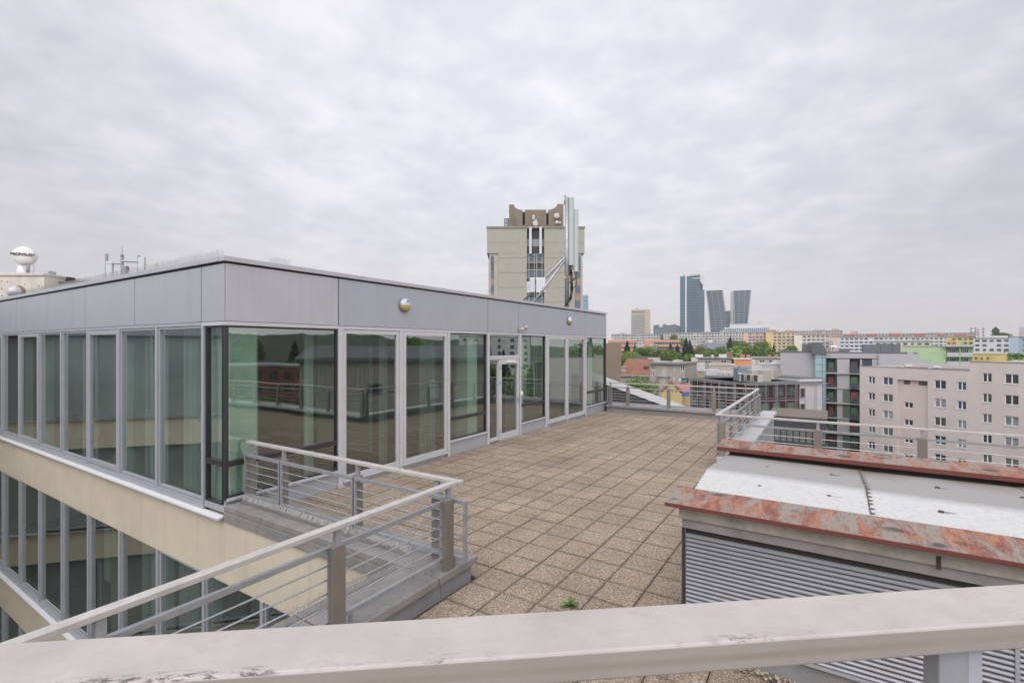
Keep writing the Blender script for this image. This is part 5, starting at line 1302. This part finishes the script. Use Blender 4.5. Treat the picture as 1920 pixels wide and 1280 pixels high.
# red roofed house
def red_house():
    b = Bld('tenement_house', 'old tenement house with a red tiled mansard roof and dormer', 1160, 120, 1228, 116)
    X, Z = b.X, b.Z; He = Z(701); Hr = Z(673); W = plain((.43,.385,.33)); Rf = mat('red_tiles', (.22,.075,.045), .85, noise=.4, nscale=1.2, col2=(.25,.14,.095), bump=.4, bscale=6)
    hs = []
    for u in (1166, 1173, 1214, 1221):
        for k in range(4): hs.append((X(u)-.55, X(u)+.55, He-2.6-k*3.4-1.7, He-2.6-k*3.4))
    b.holes('wall', W, 0, b.L, 0, He, hs); b.box('core', plain((.06,.05,.05)), .2, b.L-.2, .6, 10, 0, He-.3)
    for h in hs: b.window(*h, sill=True)
    b.box('cornice', plain((.40,.36,.32)), -.2, b.L+.2, -.45, .0, He-.5, He)
    q = MB(); L = b.L
    q.poly([(0,-.4,He),(L,-.4,He),(L-1.5,4,Hr),(1.0,4,Hr)]); q.poly([(L,-.4,He),(L,10,He),(L-1.5,7,Hr),(L-1.5,4,Hr)]); q.poly([(0,-.4,He),(1,4,Hr),(1,7,Hr),(0,10,He)]); q.poly([(1,4,Hr),(L-1.5,4,Hr),(L-1.5,7,Hr),(1,7,Hr)]); q.poly([(0,10,He),(L,10,He),(L-1.5,7,Hr),(1,7,Hr)])
    o = q.build('roof', Rf, b.t)
    b.box('dormer', plain((.52,.49,.45)), X(1164), X(1173), .3, 3, He+.2, Z(689)); b.box('dormer_roof', plain((.4,.39,.38)), X(1163), X(1174), .0, 3.2, Z(689), Z(687.5)); b.window(X(1166), X(1171), He+.6, Z(691), y=.15, fw=.08, sill=False)
    b.box('ridge_cover', plain((.13,.15,.18)), X(1180), X(1206), 4.5, 6, Hr, Z(669)); b.box('skylight', plain((.10,.07,.06)), X(1205), X(1214), 1.0, 2.3, He+1.4, He+2.0); b.box('chimney', plain((.34,.27,.23)), X(1176), X(1180), 3.2, 4.2, Hr-1, Z(675)); b.box('attic_wall', plain((.50,.49,.48)), X(1200), X(1226), 5, 8, Hr-1, Z(671))
red_house()
def beige_flats():
    b = Bld('tenement_house', 'plain beige grey tenement with a round stair bay and flat dark eaves', 1219, 104, 1284, 100)
    X, Z = b.X, b.Z; H = Z(682); W = plain((.335,.30,.265), noise=.12, streak=.2); hs = []
    for u, w, v0, v1 in ((1224,7,684,694),(1279,7,684,694),(1235,3.5,684,690),(1264.5,3,685,694),(1224.5,3.5,699,706),(1237,2.5,700,706),(1256,3,702,711),(1263.5,2.5,702,711),(1277,3.5,704,710),(1225,3,720,728),(1234,3,720,728),(1277,3.5,720,728)): hs.append((X(u-w/2.), X(u+w/2.), Z(v1), Z(v0)))
    b.holes('wall', W, 0, b.L, 0, H, hs); b.box('core', plain((.05,.05,.05)), .2, b.L-.2, .6, 9, 0, H-.3)
    for h in hs: b.window(*h, split=(.5,) if h[1]-h[0] > .5 else (), sill=False)
    b.box('side_wall', W, b.L-.19, b.L, .01, 10, 0, H); b.box('side_wall', W, 0, .19, .01, 10, 0, H)
    b.box('eaves', plain((.20,.185,.175)), -.3, b.L+.3, -.6, 10, H, H+.35); b.box('attic', plain((.46,.45,.43)), X(1256), X(1268), 2, 5, H+.36, Z(674.5)); b.box('attic_roof', plain((.36,.36,.37)), X(1224), X(1250), 1, 6, H+.36, Z(677.5))
    q = MB(); q.lathe([(1.15,0),(1.15,Z(705)),(1.35,Z(705)),(1.35,Z(703.5)),(0,Z(703))], 20, center=(X(1244.5),-.3,0)); q.build('stair_bay', W, b.t, smooth=False)
    b.box('stair_strip', plain((.40,.365,.33)), X(1241), X(1249.5), -.05, -.001, Z(703), Z(686))
beige_flats()
def yellow_house():
    b = Bld('gabled_house', 'small yellow gabled house with a pinkish red roof behind the far railing', 1241, 78, 1279, None, 'house')
    X, Z = b.X, b.Z; Y = plain((.47,.35,.14)); xm = X(1259)
    q = MB(); q.prism([(0,0),(b.L,0),(b.L,Z(738)),(xm,Z(717)),(0,Z(736))], 0, 4, 'y'); q.build('wall', Y, b.t)
    q = MB(); q.prism([(xm,Z(716.5)),(b.L+.4,Z(739)),(b.L+.4,Z(737.5)),(xm,Z(714.5))], -.2, 4.2, 'y'); q.prism([(xm,Z(716.5)),(xm,Z(714.5)),(-.4,Z(736)),(-.4,Z(737.5))], -.2, 4.2, 'y'); q.build('roof', plain((.26,.10,.085)), b.t)
    for u in (1261, 1268.5): b.box('window', plain((.05,.05,.05)), X(u-.9), X(u+.9), -.04, -.001, Z(734), Z(730))
    c = Bld('shop_house', 'ochre house with a red tiled roof slope beside the lattice building', 1279, 80, 1294, None, 'house')
    c.box('wall', plain((.45,.34,.16)), 0, c.L, 0, 6, 0, c.Z(743)); q = MB(); q.poly([(-1.5,0,c.Z(741)),(c.L,0,c.Z(741)),(c.L,3,c.Z(716)),(-.2,3,c.Z(716))]); q.build('roof', plain((.33,.14,.13)), c.t)
    s = thing('blue_shop_sign', 'plain blue signboard on the ochre house', 'sign', (*at(1278.5, 72.5), zat(742, 72.5)), YAW)
    bx('board', mat('sign_blue', (.02,.08,.26), .4), s, 0, 1.1, -.12, 0, 0, .55)
    s = thing('advert_board', 'dark advertising panel with blue and green stripes at the roof corner', 'sign', (*at(1277.5, 82), zat(716, 82)), YAW)
    bx('board', plain((.02,.02,.03)), s, 0, 1.15, -.15, 0, 0, .62); bx('blue_stripe', mat('stripe_blue', (.10,.30,.52), .4), s, .05, .8, -.17, -.151, .1, .3); bx('green_stripe', mat('stripe_green', (.05,.30,.16), .4), s, .35, 1.05, -.17, -.151, .31, .42); bx('white_panel', plain((.45,.5,.5)), s, -.5, -.02, -.1, 0, .1, .6)
yellow_house()

# flat roofed town houses between the lattice building and the trees
box_building('tenement_house', 'low house with a broad pale grey metal roof behind the beige tenement', 1284, 118, 1332, None, 696, 8, (.42,.33,.16), roof=(.42,.41,.42), wins=((1290,1294,698,703),(1304,1309,698,703),(1318,1323,698,703)), extra=lambda b, H: [b.box('upper_roof', plain((.46,.45,.46)), b.X(1285), b.X(1322), 2, 8, H+.3, b.Z(682)), b.box('chimney', plain((.5,.48,.46)), b.X(1317), b.X(1319), 1, 2, H+.3, b.Z(690))])
box_building('tenement_house', 'flat roofed house with four dark openings in a cream roof storey', 1322, 106, 1410, None, 706, 8, (.30,.28,.26), roof=(.2,.2,.2), wins=((1353,1359,697.5,706),(1364,1369,697.5,706),(1376.5,1381,697.5,706),(1389,1394,697.5,706)), extra=lambda b, H: [b.box('roof_storey', plain((.44,.41,.36)), b.X(1348), b.X(1399), -.05, 5, H-1, b.Z(696.5)), b.box('roof_storey_upper', plain((.37,.33,.28)), b.X(1379), b.X(1409), 1, 6, b.Z(696.5), b.Z(687)), b.box('parapet', plain((.48,.48,.50)), b.X(1324), b.X(1348), 1, 3, H+.3, b.Z(693))])
box_building('tenement_house', 'grey house with dark overhanging roof and pale end, behind the metal roofs', 1308, 160, 1372, None, 671.5, 10, (.30,.29,.27), roof=(.22,.22,.23), wins=((1322,1333,675,680),(1352,1362,674,680)), over=.5, extra=lambda b, H: [b.box('pale_end', plain((.50,.48,.44)), b.X(1296), b.X(1309), -.3, 9, 0, b.Z(671.5)), b.box('chimney', plain((.60,.58,.55)), b.X(1303), b.X(1318), 2, 4, H+.3, b.Z(664.5)), b.box('chimney', plain((.60,.58,.55)), b.X(1334), b.X(1338), 2, 4, H+.3, b.Z(665)), b.box('chimney', plain((.58,.55,.52)), b.X(1348), b.X(1363), 2, 4, H+.3, b.Z(664)), b.box('chimney', plain((.24,.11,.08)), b.X(1364), b.X(1374), 2, 4, H+.3, b.Z(660.5))])
box_building('tenement_house', 'house with pale pink dormer walls under a long metal roof', 1330, 140, 1378, None, 685, 9, (.47,.40,.35), roof=(.46,.45,.46), wins=((1344,1347,681,684.5),(1358,1361,681,684.5)), extra=lambda b, H: b.box('dormer_row', plain((.48,.33,.27)), b.X(1334), b.X(1370), .6, 4, H+.3, b.Z(680)))
box_building('tenement_house', 'house with a bright orange plastered roof wall', 1376, 145, 1408, None, 673.5, 8, (.52,.235,.10), roof=(.5,.5,.5), over=.2, extra=lambda b, H: [b.box('roof_terrace_wall', plain((.52,.52,.52)), b.X(1372), b.X(1420), -2, -.1, 0, b.Z(685)), b.box('chimney', plain((.40,.17,.12)), b.X(1388), b.X(1396), 3, 5, H+.3, b.Z(665)), b.box('chimney', plain((.42,.19,.13)), b.X(1400), b.X(1407), 3, 5, H+.3, b.Z(665)), b.box('roof_rim', plain((.40,.50,.46)), b.X(1372), b.X(1412), 2, 3, H+.3, b.Z(671))])
box_building('tenement_house', 'cream house with grouped dark windows left of the blank grey wall', 1412, 150, 1470, None, 671, 9, (.52,.49,.43), roof=(.30,.30,.30), wins=((1424,1434,674.5,679),(1442,1453,674,678.5)), over=.6, extra=lambda b, H: [b.box('balcony', plain((.07,.07,.08)), b.X(1437), b.X(1462), -.8, -.02, b.Z(682.5), b.Z(678.5)), b.box('chimney', plain((.34,.17,.12)), b.X(1440), b.X(1446), 3, 5, H+.3, b.Z(665)), b.box('chimney', plain((.34,.17,.12)), b.X(1452), b.X(1460), 3, 5, H+.3, b.Z(664.5)), b.box('hut', plain((.6,.6,.58)), b.X(1406), b.X(1416), -3, -1, 0, b.Z(673))])
box_building('tenement_house', 'white plastered stepped roof block with satellite dish below the blank wall', 1424, 112, 1466, None, 684, 8, (.46,.45,.455), roof=(.40,.39,.39), over=.1, extra=lambda b, H: [b.box('roof_box', plain((.50,.49,.49)), b.X(1421), b.X(1429), -.6, 2, 0, b.Z(685)), (lambda q: (q.lathe([(0,.1),(1.0,.3),(1.05,.34)], 16, center=(b.X(1456), 1.5, b.Z(683)), axis=(-.2,-1,.3)), q.build('roof_dish', plain((.6,.6,.61)), b.t, smooth=True)))(MB())])
# orange school
def school():
    b = Bld('school_building', 'orange and white school with rows of square windows among trees', 1208, 330, 1276, None)
    H = b.Z(637); b.box('wall', plain((.55,.25,.15)), 0, b.L, 0, 12, 0, H); n = 12
    b.box('stair_block', plain((.52,.24,.15)), b.X(1208), b.X(1225), -.6, 10, 0, b.Z(639)); b.box('grey_annexe', plain((.37,.40,.43)), b.X(1218), b.X(1232), -3, -.7, 0, b.Z(645))
    for r in range(4):
        z = H-2.9-r*3.1; b.box('white_band', plain((.58,.54,.52)), b.X(1226), b.L-.2, -.12, -.01, z-.2, z+1.6)
        for i in range(n):
            x = b.X(1226)+(b.L-b.X(1226))*(i+.5)/n; pane_copy(b.t, x, z, 1.3, 1.45, WG, -.22)
    c = Bld('school_building', 'orange school wing with white window bands at the left, by the brown shaft', 1140, 345, 1194, None)
    H = c.Z(637.5); c.box('wall', plain((.53,.27,.18)), 0, c.L, 0, 12, 0, H)
    for r in range(4):
        z = H-2.9-r*3.1
        for i in range(9): pane_copy(c.t, c.L*(i+.5)/9, z, 1.8, 1.5, WG2)
    d = Bld('school_building', 'low orange and white building between conifers and the grey sports hall', 1294, 330, 1318, None)
    H = d.Z(645.5); d.box('wall', plain((.54,.50,.48)), 0, d.L, 0, 10, 0, H); d.box('orange_base', plain((.52,.27,.17)), 0, d.L, -.1, -.01, 0, d.Z(651)); d.box('window_band', WG2, 1, d.L-1, -.15, -.01, d.Z(649.5), d.Z(647.5))
    e = Bld('sports_hall', 'grey sports hall with a shallow folded roof among the trees', 1308, 300, 1362, None)
    q = MB(); Z = e.Z; X = e.X; q.prism([(0,0),(e.L,0),(e.L,Z(645)),(X(1355),Z(642.5)),(X(1326),Z(641.5)),(0,Z(645))], 0, 20, 'y'); q.build('wall', plain((.235,.245,.285)), e.t); e.box('rooflight', plain((.62,.62,.62)), X(1328), X(1336), 3, 7, Z(641.8), Z(638.5))
    for i in range(3): e.box('window', WG, X(1341+i*3.5), X(1343+i*3.5), -.1, -.01, Z(660), Z(657))
school()
# green flats, yellow house at the right
def green_flats():
    b = Bld('apartment_block', 'light green apartment block with glazed white balconies', 1692, 150, 1826, None, 'apartment block')
    X, Z = b.X, b.Z; G = plain((.36,.48,.285), noise=.05); H = Z(650); xb = X(1774)
    b.box('wall', G, 0, xb, 0, 12, 0, H); b.box('wall', G, xb+.01, b.L, 1.4, 12, 0, H-.01); b.box('roof_edge', plain((.30,.33,.26)), -.1, xb, -.1, 12, H, H+.3); b.box('roof', plain((.38,.40,.44)), X(1768), b.L+.3, -1.2, 12, H+.01, Z(647))
    for k in range(4):
        zt = H-.3-k*2.55
        b.box('balcony_slab', plain((.38,.48,.33)), xb, b.L-.1, -.9, 1.39, zt-2.62, zt-2.42)
        for ua, ub in ((1775.5,1798.5),(1801,1823.5)):
            b.box('balcony_front', mat('balcony_panel', (.44,.49,.51), .4, noise=.2, nscale=.8), X(ua), X(ub), -.95, -.91, zt-2.4, zt-1.35)
            b.window(X(ua)+.6, X(ub)-.8, zt-1.9, zt-.35, y=1.25, fw=.07, split=(.3,.6), sill=False, glass=WG)
    b.box('divider', G, X(1799), X(1800.5), -.9, 1.39, 0, H-.3)
    b.box('pale_panel', plain((.33,.46,.36)), X(1727), X(1744), -.05, -.001, Z(684), Z(672))
    c = box_building('house', 'yellow flat roofed house with three small windows', 1824, 118, 1888, None, 663.5, 9, (.53,.40,.14), roof=(.46,.42,.36), wins=((1828,1833,668.5,674),(1838.5,1843,668.5,674),(1850,1855,668.5,674)), cat='house', frame=plain((.34,.30,.22)))
    c.box('roof_vent', plain((.45,.45,.46)), c.X(1835), c.X(1842), 2, 4, c.Z(663), c.Z(660.5)); c.box('blank_panel', plain((.55,.42,.15)), c.X(1860), c.X(1886), -.04, -.001, c.Z(676), c.Z(665))
green_flats()
# aerials standing on the far right roofs
def roof_aerial(label, u, d, v0, v1, n=1):
    t = thing('roof_aerial', label, 'aerial', (*at(u, d), zat(v1, d)), YAW, 'aerials on the right skyline'); k = d/918.
    q = MB()
    q.tube((0,0,-1), (0,0,(v1-v0)*k), .16, 6)
    q.build('mast', plain((.22,.15,.16)), t); q = MB()
    for f in (.25, .55, .85): bx('antenna', plain((.3,.24,.25)), t, -.7, .7, -.15, .15, (v1-v0)*k*f-.5, (v1-v0)*k*f+.5)
roof_aerial('leftmost rooftop mobile mast above the yellow green flats', 1821, 320, 613, 632)
roof_aerial('second rooftop mobile mast above the yellow green flats', 1829, 320, 613, 632)
roof_aerial('short third rooftop mast above the yellow green flats', 1834, 320, 616, 632)
roof_aerial('dark thick rooftop mast right of the other three', 1843.5, 320, 614, 632)
#@TREES
# ================================================================== trees
def leafmat(name, c1, c2):
    m = bpy.data.materials.new(name); m.use_nodes = True; nt = m.node_tree; N = nt.nodes.new; L = nt.links.new; b = nt.nodes['Principled BSDF']
    g = N('ShaderNodeNewGeometry'); oi = N('ShaderNodeObjectInfo')
    r = N('ShaderNodeMix'); r.data_type = 'RGBA'; L(g.outputs['Random Per Island'], r.inputs[0]); r.inputs[6].default_value = (*c1, 1); r.inputs[7].default_value = (*c2, 1)
    h = N('ShaderNodeHueSaturation'); L(r.outputs[2], h.inputs['Color'])
    a = N('ShaderNodeMapRange'); L(oi.outputs['Random'], a.inputs[0]); a.inputs[3].default_value = .475; a.inputs[4].default_value = .515; L(a.outputs[0], h.inputs['Hue'])
    a = N('ShaderNodeMapRange'); L(oi.outputs['Random'], a.inputs[0]); a.inputs[3].default_value = .75; a.inputs[4].default_value = 1.2; L(a.outputs[0], h.inputs['Value'])
    L(h.outputs[0], b.inputs['Base Color']); b.inputs['Roughness'].default_value = .7; b.inputs['Specular IOR Level'].default_value = .2
    return m
LEAF = {'broad': leafmat('leaf_green', (.06,.115,.024), (.15,.23,.055)), 'bright': leafmat('leaf_spring', (.11,.19,.03), (.23,.33,.08)), 'brown': leafmat('leaf_brownish', (.10,.10,.04), (.16,.15,.06)), 'conifer': leafmat('needle_dark', (.018,.036,.024), (.035,.058,.036)), 'poplar': leafmat('leaf_poplar', (.03,.07,.02), (.06,.11,.03))}
BARK = mat('bark', (.07,.055,.04), .9, noise=.3, nscale=4)
def crown_mesh(kind, seed, n=2600, ls=1.):
    rng = random.Random(seed); q = MB()
    def leaf(p, s):
        a = Vector((rng.gauss(0,1), rng.gauss(0,1), rng.gauss(0,1))).normalized(); c = a.cross(Vector((rng.gauss(0,1), rng.gauss(0,1), rng.gauss(0,1)))).normalized(); p = Vector(p)
        q.poly([p-a*s, p+c*s*.6, p+a*s, p-c*s*.6])
    if kind in ('conifer',):
        for k in range(n):
            h = rng.random()**1.25; tier = .72+.28*abs(math.sin(h*22)); r = (1-h)*.27*tier*math.sqrt(rng.random())+.005; a = rng.uniform(0, 6.28)
            r *= 1+.25*math.sin(a*5+h*9)
            leaf((r*math.cos(a), r*math.sin(a), .06+h*.94-r*.25), .014+.018*(1-h))
    elif kind == 'poplar':
        for k in range(n):
            h = rng.random(); r = .17*math.sin(math.pi*min(1, h*.93+.06))**.7*math.sqrt(rng.random())*(1+.2*math.sin(h*17)); a = rng.uniform(0, 6.28); leaf((r*math.cos(a), r*math.sin(a), .08+h*.92), .018)
    else:
        blobs = []
        for k in range(17):
            a = rng.uniform(0, 6.28); e = rng.uniform(-.5, 1.2); rr = rng.uniform(.16, .34)
            blobs.append((rr*math.cos(a)*math.cos(e), rr*math.sin(a)*math.cos(e), .60+.30*math.sin(e)*rng.uniform(.7,1), rng.uniform(.10, .19)))
        for k in range(n):
            b = rng.choice(blobs); v = Vector((rng.gauss(0,1), rng.gauss(0,1), rng.gauss(0,1))).normalized()*b[3]*rng.random()**.33
            leaf((b[0]+v.x, b[1]+v.y, b[2]+v.z*.85), rng.uniform(.016, .03)*ls)
    return q
PROTO = {}
def proto(kind, seed):
    key = (kind, seed)
    if key not in PROTO:
        q = crown_mesh(kind, seed, 9000 if seed == 77 else 3200, .62 if seed == 77 else 1.)
        o = q.build('crown', LEAF[kind]); 
        t = MB(); h = .5 if kind not in ('conifer','poplar') else .9; t.tube((0,0,-.25), (0,0,h), .024, 8, .008)
        rng = random.Random(seed)
        if h == .5:
            for k in range(6):
                a = k*1.05+rng.random(); t.tube((0,0,.25+.03*k), (.22*math.cos(a), .22*math.sin(a), .55+.05*k), .011, 6, .003)
        tr = t.build('trunk', BARK); PROTO[key] = (o.data, tr.data)
        bpy.data.objects.remove(o); bpy.data.objects.remove(tr)
    return PROTO[key]
NT = [0]
def tree(kind, label, u, d, vt, h, wide=1., name=None, group='trees among the houses', dense=False):
    names = {'conifer': 'conifer_tree', 'poplar': 'poplar_tree'}
    x, y = at(u, d); zt = zat(vt, d)
    t = thing(name or names.get(kind, 'broadleaf_tree'), label, 'tree', (x, y, zt-h), random.uniform(0, 6.28), group)
    NT[0] += 1; c, tr = proto(kind, 77 if dense else NT[0] % 3)
    for nm, me in (('trunk', tr), ('crown', c)):
        o = bpy.data.objects.new(nm, me); COL.objects.link(o); o.parent = t; o.scale = (h*wide, h*wide, h)
tree('broad', 'bright green tree close behind the dark wedge and far railing', 1190, 62, 704, 9, 1.0, dense=True)
tree('broad', 'green tree left of the first small conifer, by the brown shaft', 1172, 200, 662, 12, 1.2)
tree('bright', 'light green tree above the red tiled house', 1186, 190, 657, 12, 1.0)
tree('bright', 'light green tree in front of the grey school annexe', 1219, 240, 645, 14, 1.3)
tree('broad', 'green tree standing in front of the orange school, left', 1207, 230, 649, 13, 1.2)
tree('conifer', 'dark conifer left of the orange school at the skyline gap', 1176, 250, 639, 16, 1.3)
tree('conifer', 'bluish conifer in front of the orange school wing', 1190, 280, 645, 14, .9)
tree('brown', 'brownish green tree right below the school windows', 1247, 220, 652, 14, 1.3)
tree('broad', 'round green tree behind the beige tenement roof', 1260, 200, 656, 14, 1.2)
tree('conifer', 'dark conifer before the middle of the orange school', 1257, 265, 643, 15, 1.35)
tree('conifer', 'smaller dark conifer right of the middle of the school', 1270, 262, 646, 14, 1.35)
tree('conifer', 'tallest dark conifer at the right end of the orange school', 1286.5, 262, 634, 26, 1.15)
tree('conifer', 'tall dark conifer directly right of the tallest one', 1293.5, 264, 638, 25, 1.1)
tree('conifer', 'broad dark conifer behind the bright round tree', 1298, 276, 650, 20, 1.1)
tree('bright', 'bright round tree in front of the tall conifers', 1299, 205, 662, 10, 1.1)
tree('brown', 'reddish brown tree left of the grey sports hall', 1318, 270, 645, 13, 1.1)
tree('broad', 'green tree below the sports hall, left', 1324, 220, 656, 12, 1.3)
tree('broad', 'green tree below the sports hall, right', 1342, 215, 657, 12, 1.3)
tree('broad', 'large green tree left of the conifer by the salmon block', 1357, 250, 647, 15, 1.3)
tree('conifer', 'dark conifer in front of the salmon block', 1369, 255, 632, 20, 1.0)
tree('broad', 'tall green tree before the peach end wall', 1383, 310, 635, 20, 1.2)
tree('bright', 'large bright green tree above the orange roof wall', 1396, 240, 646, 16, 1.6)
tree('broad', 'green tree right of the large bright one', 1412, 235, 648, 15, 1.3)
tree('broad', 'dark round tree at the foot of the salmon block', 1425, 300, 638, 16, 1.0)
tree('broad', 'green tree in front of the mustard end wall', 1432, 245, 649, 15, 1.5)
tree('conifer', 'slim dark conifer in front of the ochre block', 1451, 280, 644, 18, .7)
tree('broad', 'small dark tree against the ochre block near the cream end wall', 1485, 330, 646, 13, .9)
tree('broad', 'low tree behind the blank grey wall', 1472, 300, 654, 10, 1.4)
tree('conifer', 'small conifer at the skyline over the panel block left of the glass tower', 1241.5, 480, 625, 16, .7)
tree('broad', 'small round tree at the skyline below the glass tower', 1262, 480, 626, 15, .8)
tree('broad', 'green tree halfway between school and panel block', 1277, 470, 632, 14, 1.0)
tree('poplar', 'slender tall poplar on the right skyline above the white block', 1867, 360, 613, 14, 1.2)
tree('broad', 'low dark tree beside the skyline poplar', 1880, 365, 622, 9, 1.4)
tree('broad', 'green tree between the yellow house and the slate blue block', 1894, 160, 656, 13, .9)
tree('bright', 'light green tree at the right edge behind the pink block roof', 1908, 150, 668, 12, 1.4)
tree('broad', 'dark green tree at the far right edge below the slate blue block', 1922, 170, 660, 13, 1.2)
for i, u in enumerate((1228, 1233, 1246, 1252, 1258, 1264, 1271)):
    tree('broad', ORD[i]+' roof tree from the left on the dark blue office block', u, 786, 609.5-(i % 3), 6, 1.3, group='roof trees on the office block')

# --- surroundings to the right, outside the picture, mirrored in the terrace windows
def off(l, d): return wv(l, d)
def side_building(label, l, d, rz, L, D, ztop, wall, rows, cols, name='apartment_block', zb=-26, roof=(.3,.3,.3)):
    t = thing(name, label, 'building', (*off(l, d), zb), YAW+rz); H = ztop-zb
    bx('wall', plain(wall), t, 0, L, 0, D, 0, H); bx('roof', plain(roof), t, -.2, L+.2, -.2, D+.2, H, H+.4)
    for r in range(rows):
        for c in range(cols): pane_copy(t, L*(c+.5)/cols, H-2.6-r*3, 1.4, 1.5, WG)
def ribbed_hall():
    t = thing('ribbed_hall', 'beige ribbed hall right of the picture, mirrored in the far windows', 'building', (*off(52, 34), -26), YAW-R(70)); H = 26.4; q = MB(); x = 0
    while x < 26: q.box(x, x+.42, 0, 15, 0, H); q.box(x+.42, x+.5, .06, 14.9, 0, H-.01); x += .5
    q.build('ribbed_wall', plain((.34,.30,.26)), t); q = MB(); q.prism([(-.6,H),(15.6,H),(15.6,H+.5),(7,H+2.2),(-.6,H+.5)], -.6, 26.6, 'x'); q.build('roof', plain((.13,.13,.135)), t)
    bx('door', plain((.40,.42,.44)), t, 7, 8.2, -.08, 0, H-5.2, H-2.6); bx('window', WG, t, 15, 17, -.08, 0, H-4.6, H-3.2)
ribbed_hall()
side_building('brick red block right of the picture, mirrored in the tall windows', 105, 12, -R(80), 40, 14, -2, (.22,.085,.065), 6, 14)
side_building('white block with dark windows on the hill right of the picture', 190, 110, -R(60), 34, 14, 7, (.56,.56,.56), 5, 6)
side_building('low white roofed hall right of the picture', 60, -30, -R(80), 40, 20, -8, (.5,.5,.48), 1, 6, roof=(.62,.62,.62))
side_building('orange block on the hill right of the picture', 260, -60, -R(90), 60, 14, -4, (.42,.25,.17), 4, 22)
side_building('grey flats right of the picture, mirrored beside the brick block', 118, -12, -R(85), 22, 12, -1, (.30,.30,.29), 7, 6)
def hills():
    q = MB(); rr = random.Random(4); n = 90; m = 14; from mathutils import noise as mn
    for i in range(n+1):
        a = R(52)+R(95)*i/n
        for j in range(m+1):
            r = 380+j*40; x, y = wv(r*math.sin(a), r*math.cos(a)); t = min(1, j/7)*math.sin(math.pi*i/n)**.6
            q.v.append((x, y, -10+t*(26+8*mn.noise(Vector((x*.006, y*.006, 0))))+5*t*mn.noise(Vector((x*.05, y*.05, 3)))+rr.uniform(-1.5, 1.5)))
    for i in range(n):
        for j in range(m): q.f.append((i*(m+1)+j, (i+1)*(m+1)+j, (i+1)*(m+1)+j+1, i*(m+1)+j+1)); q.m.append(0)
    tag(q.build('hills', mat('wooded_slope', (.035,.055,.025), .95, noise=.5, nscale=.06)), kind='structure')
hills()
rr = random.Random(9); kinds = ['broad','bright','conifer','broad','brown']
for i in range(52):
    l = rr.uniform(110, 330); d = rr.uniform(-130, 130); k = kinds[i % 5]; x, y = off(l, d); h = rr.uniform(14, 24)
    t = thing('conifer_tree' if k == 'conifer' else 'broadleaf_tree', 'one of the hillside trees right of the picture, mirrored in the glass', 'tree', (x, y, gz(math.hypot(l, d))-1), rr.uniform(0, 6), 'hillside trees outside the picture')
    c, tr = proto(k, i % 3)
    for nm, me in (('trunk', tr), ('crown', c)):
        o = bpy.data.objects.new(nm, me); COL.objects.link(o); o.parent = t; o.scale = (h*1.2, h*1.2, h)
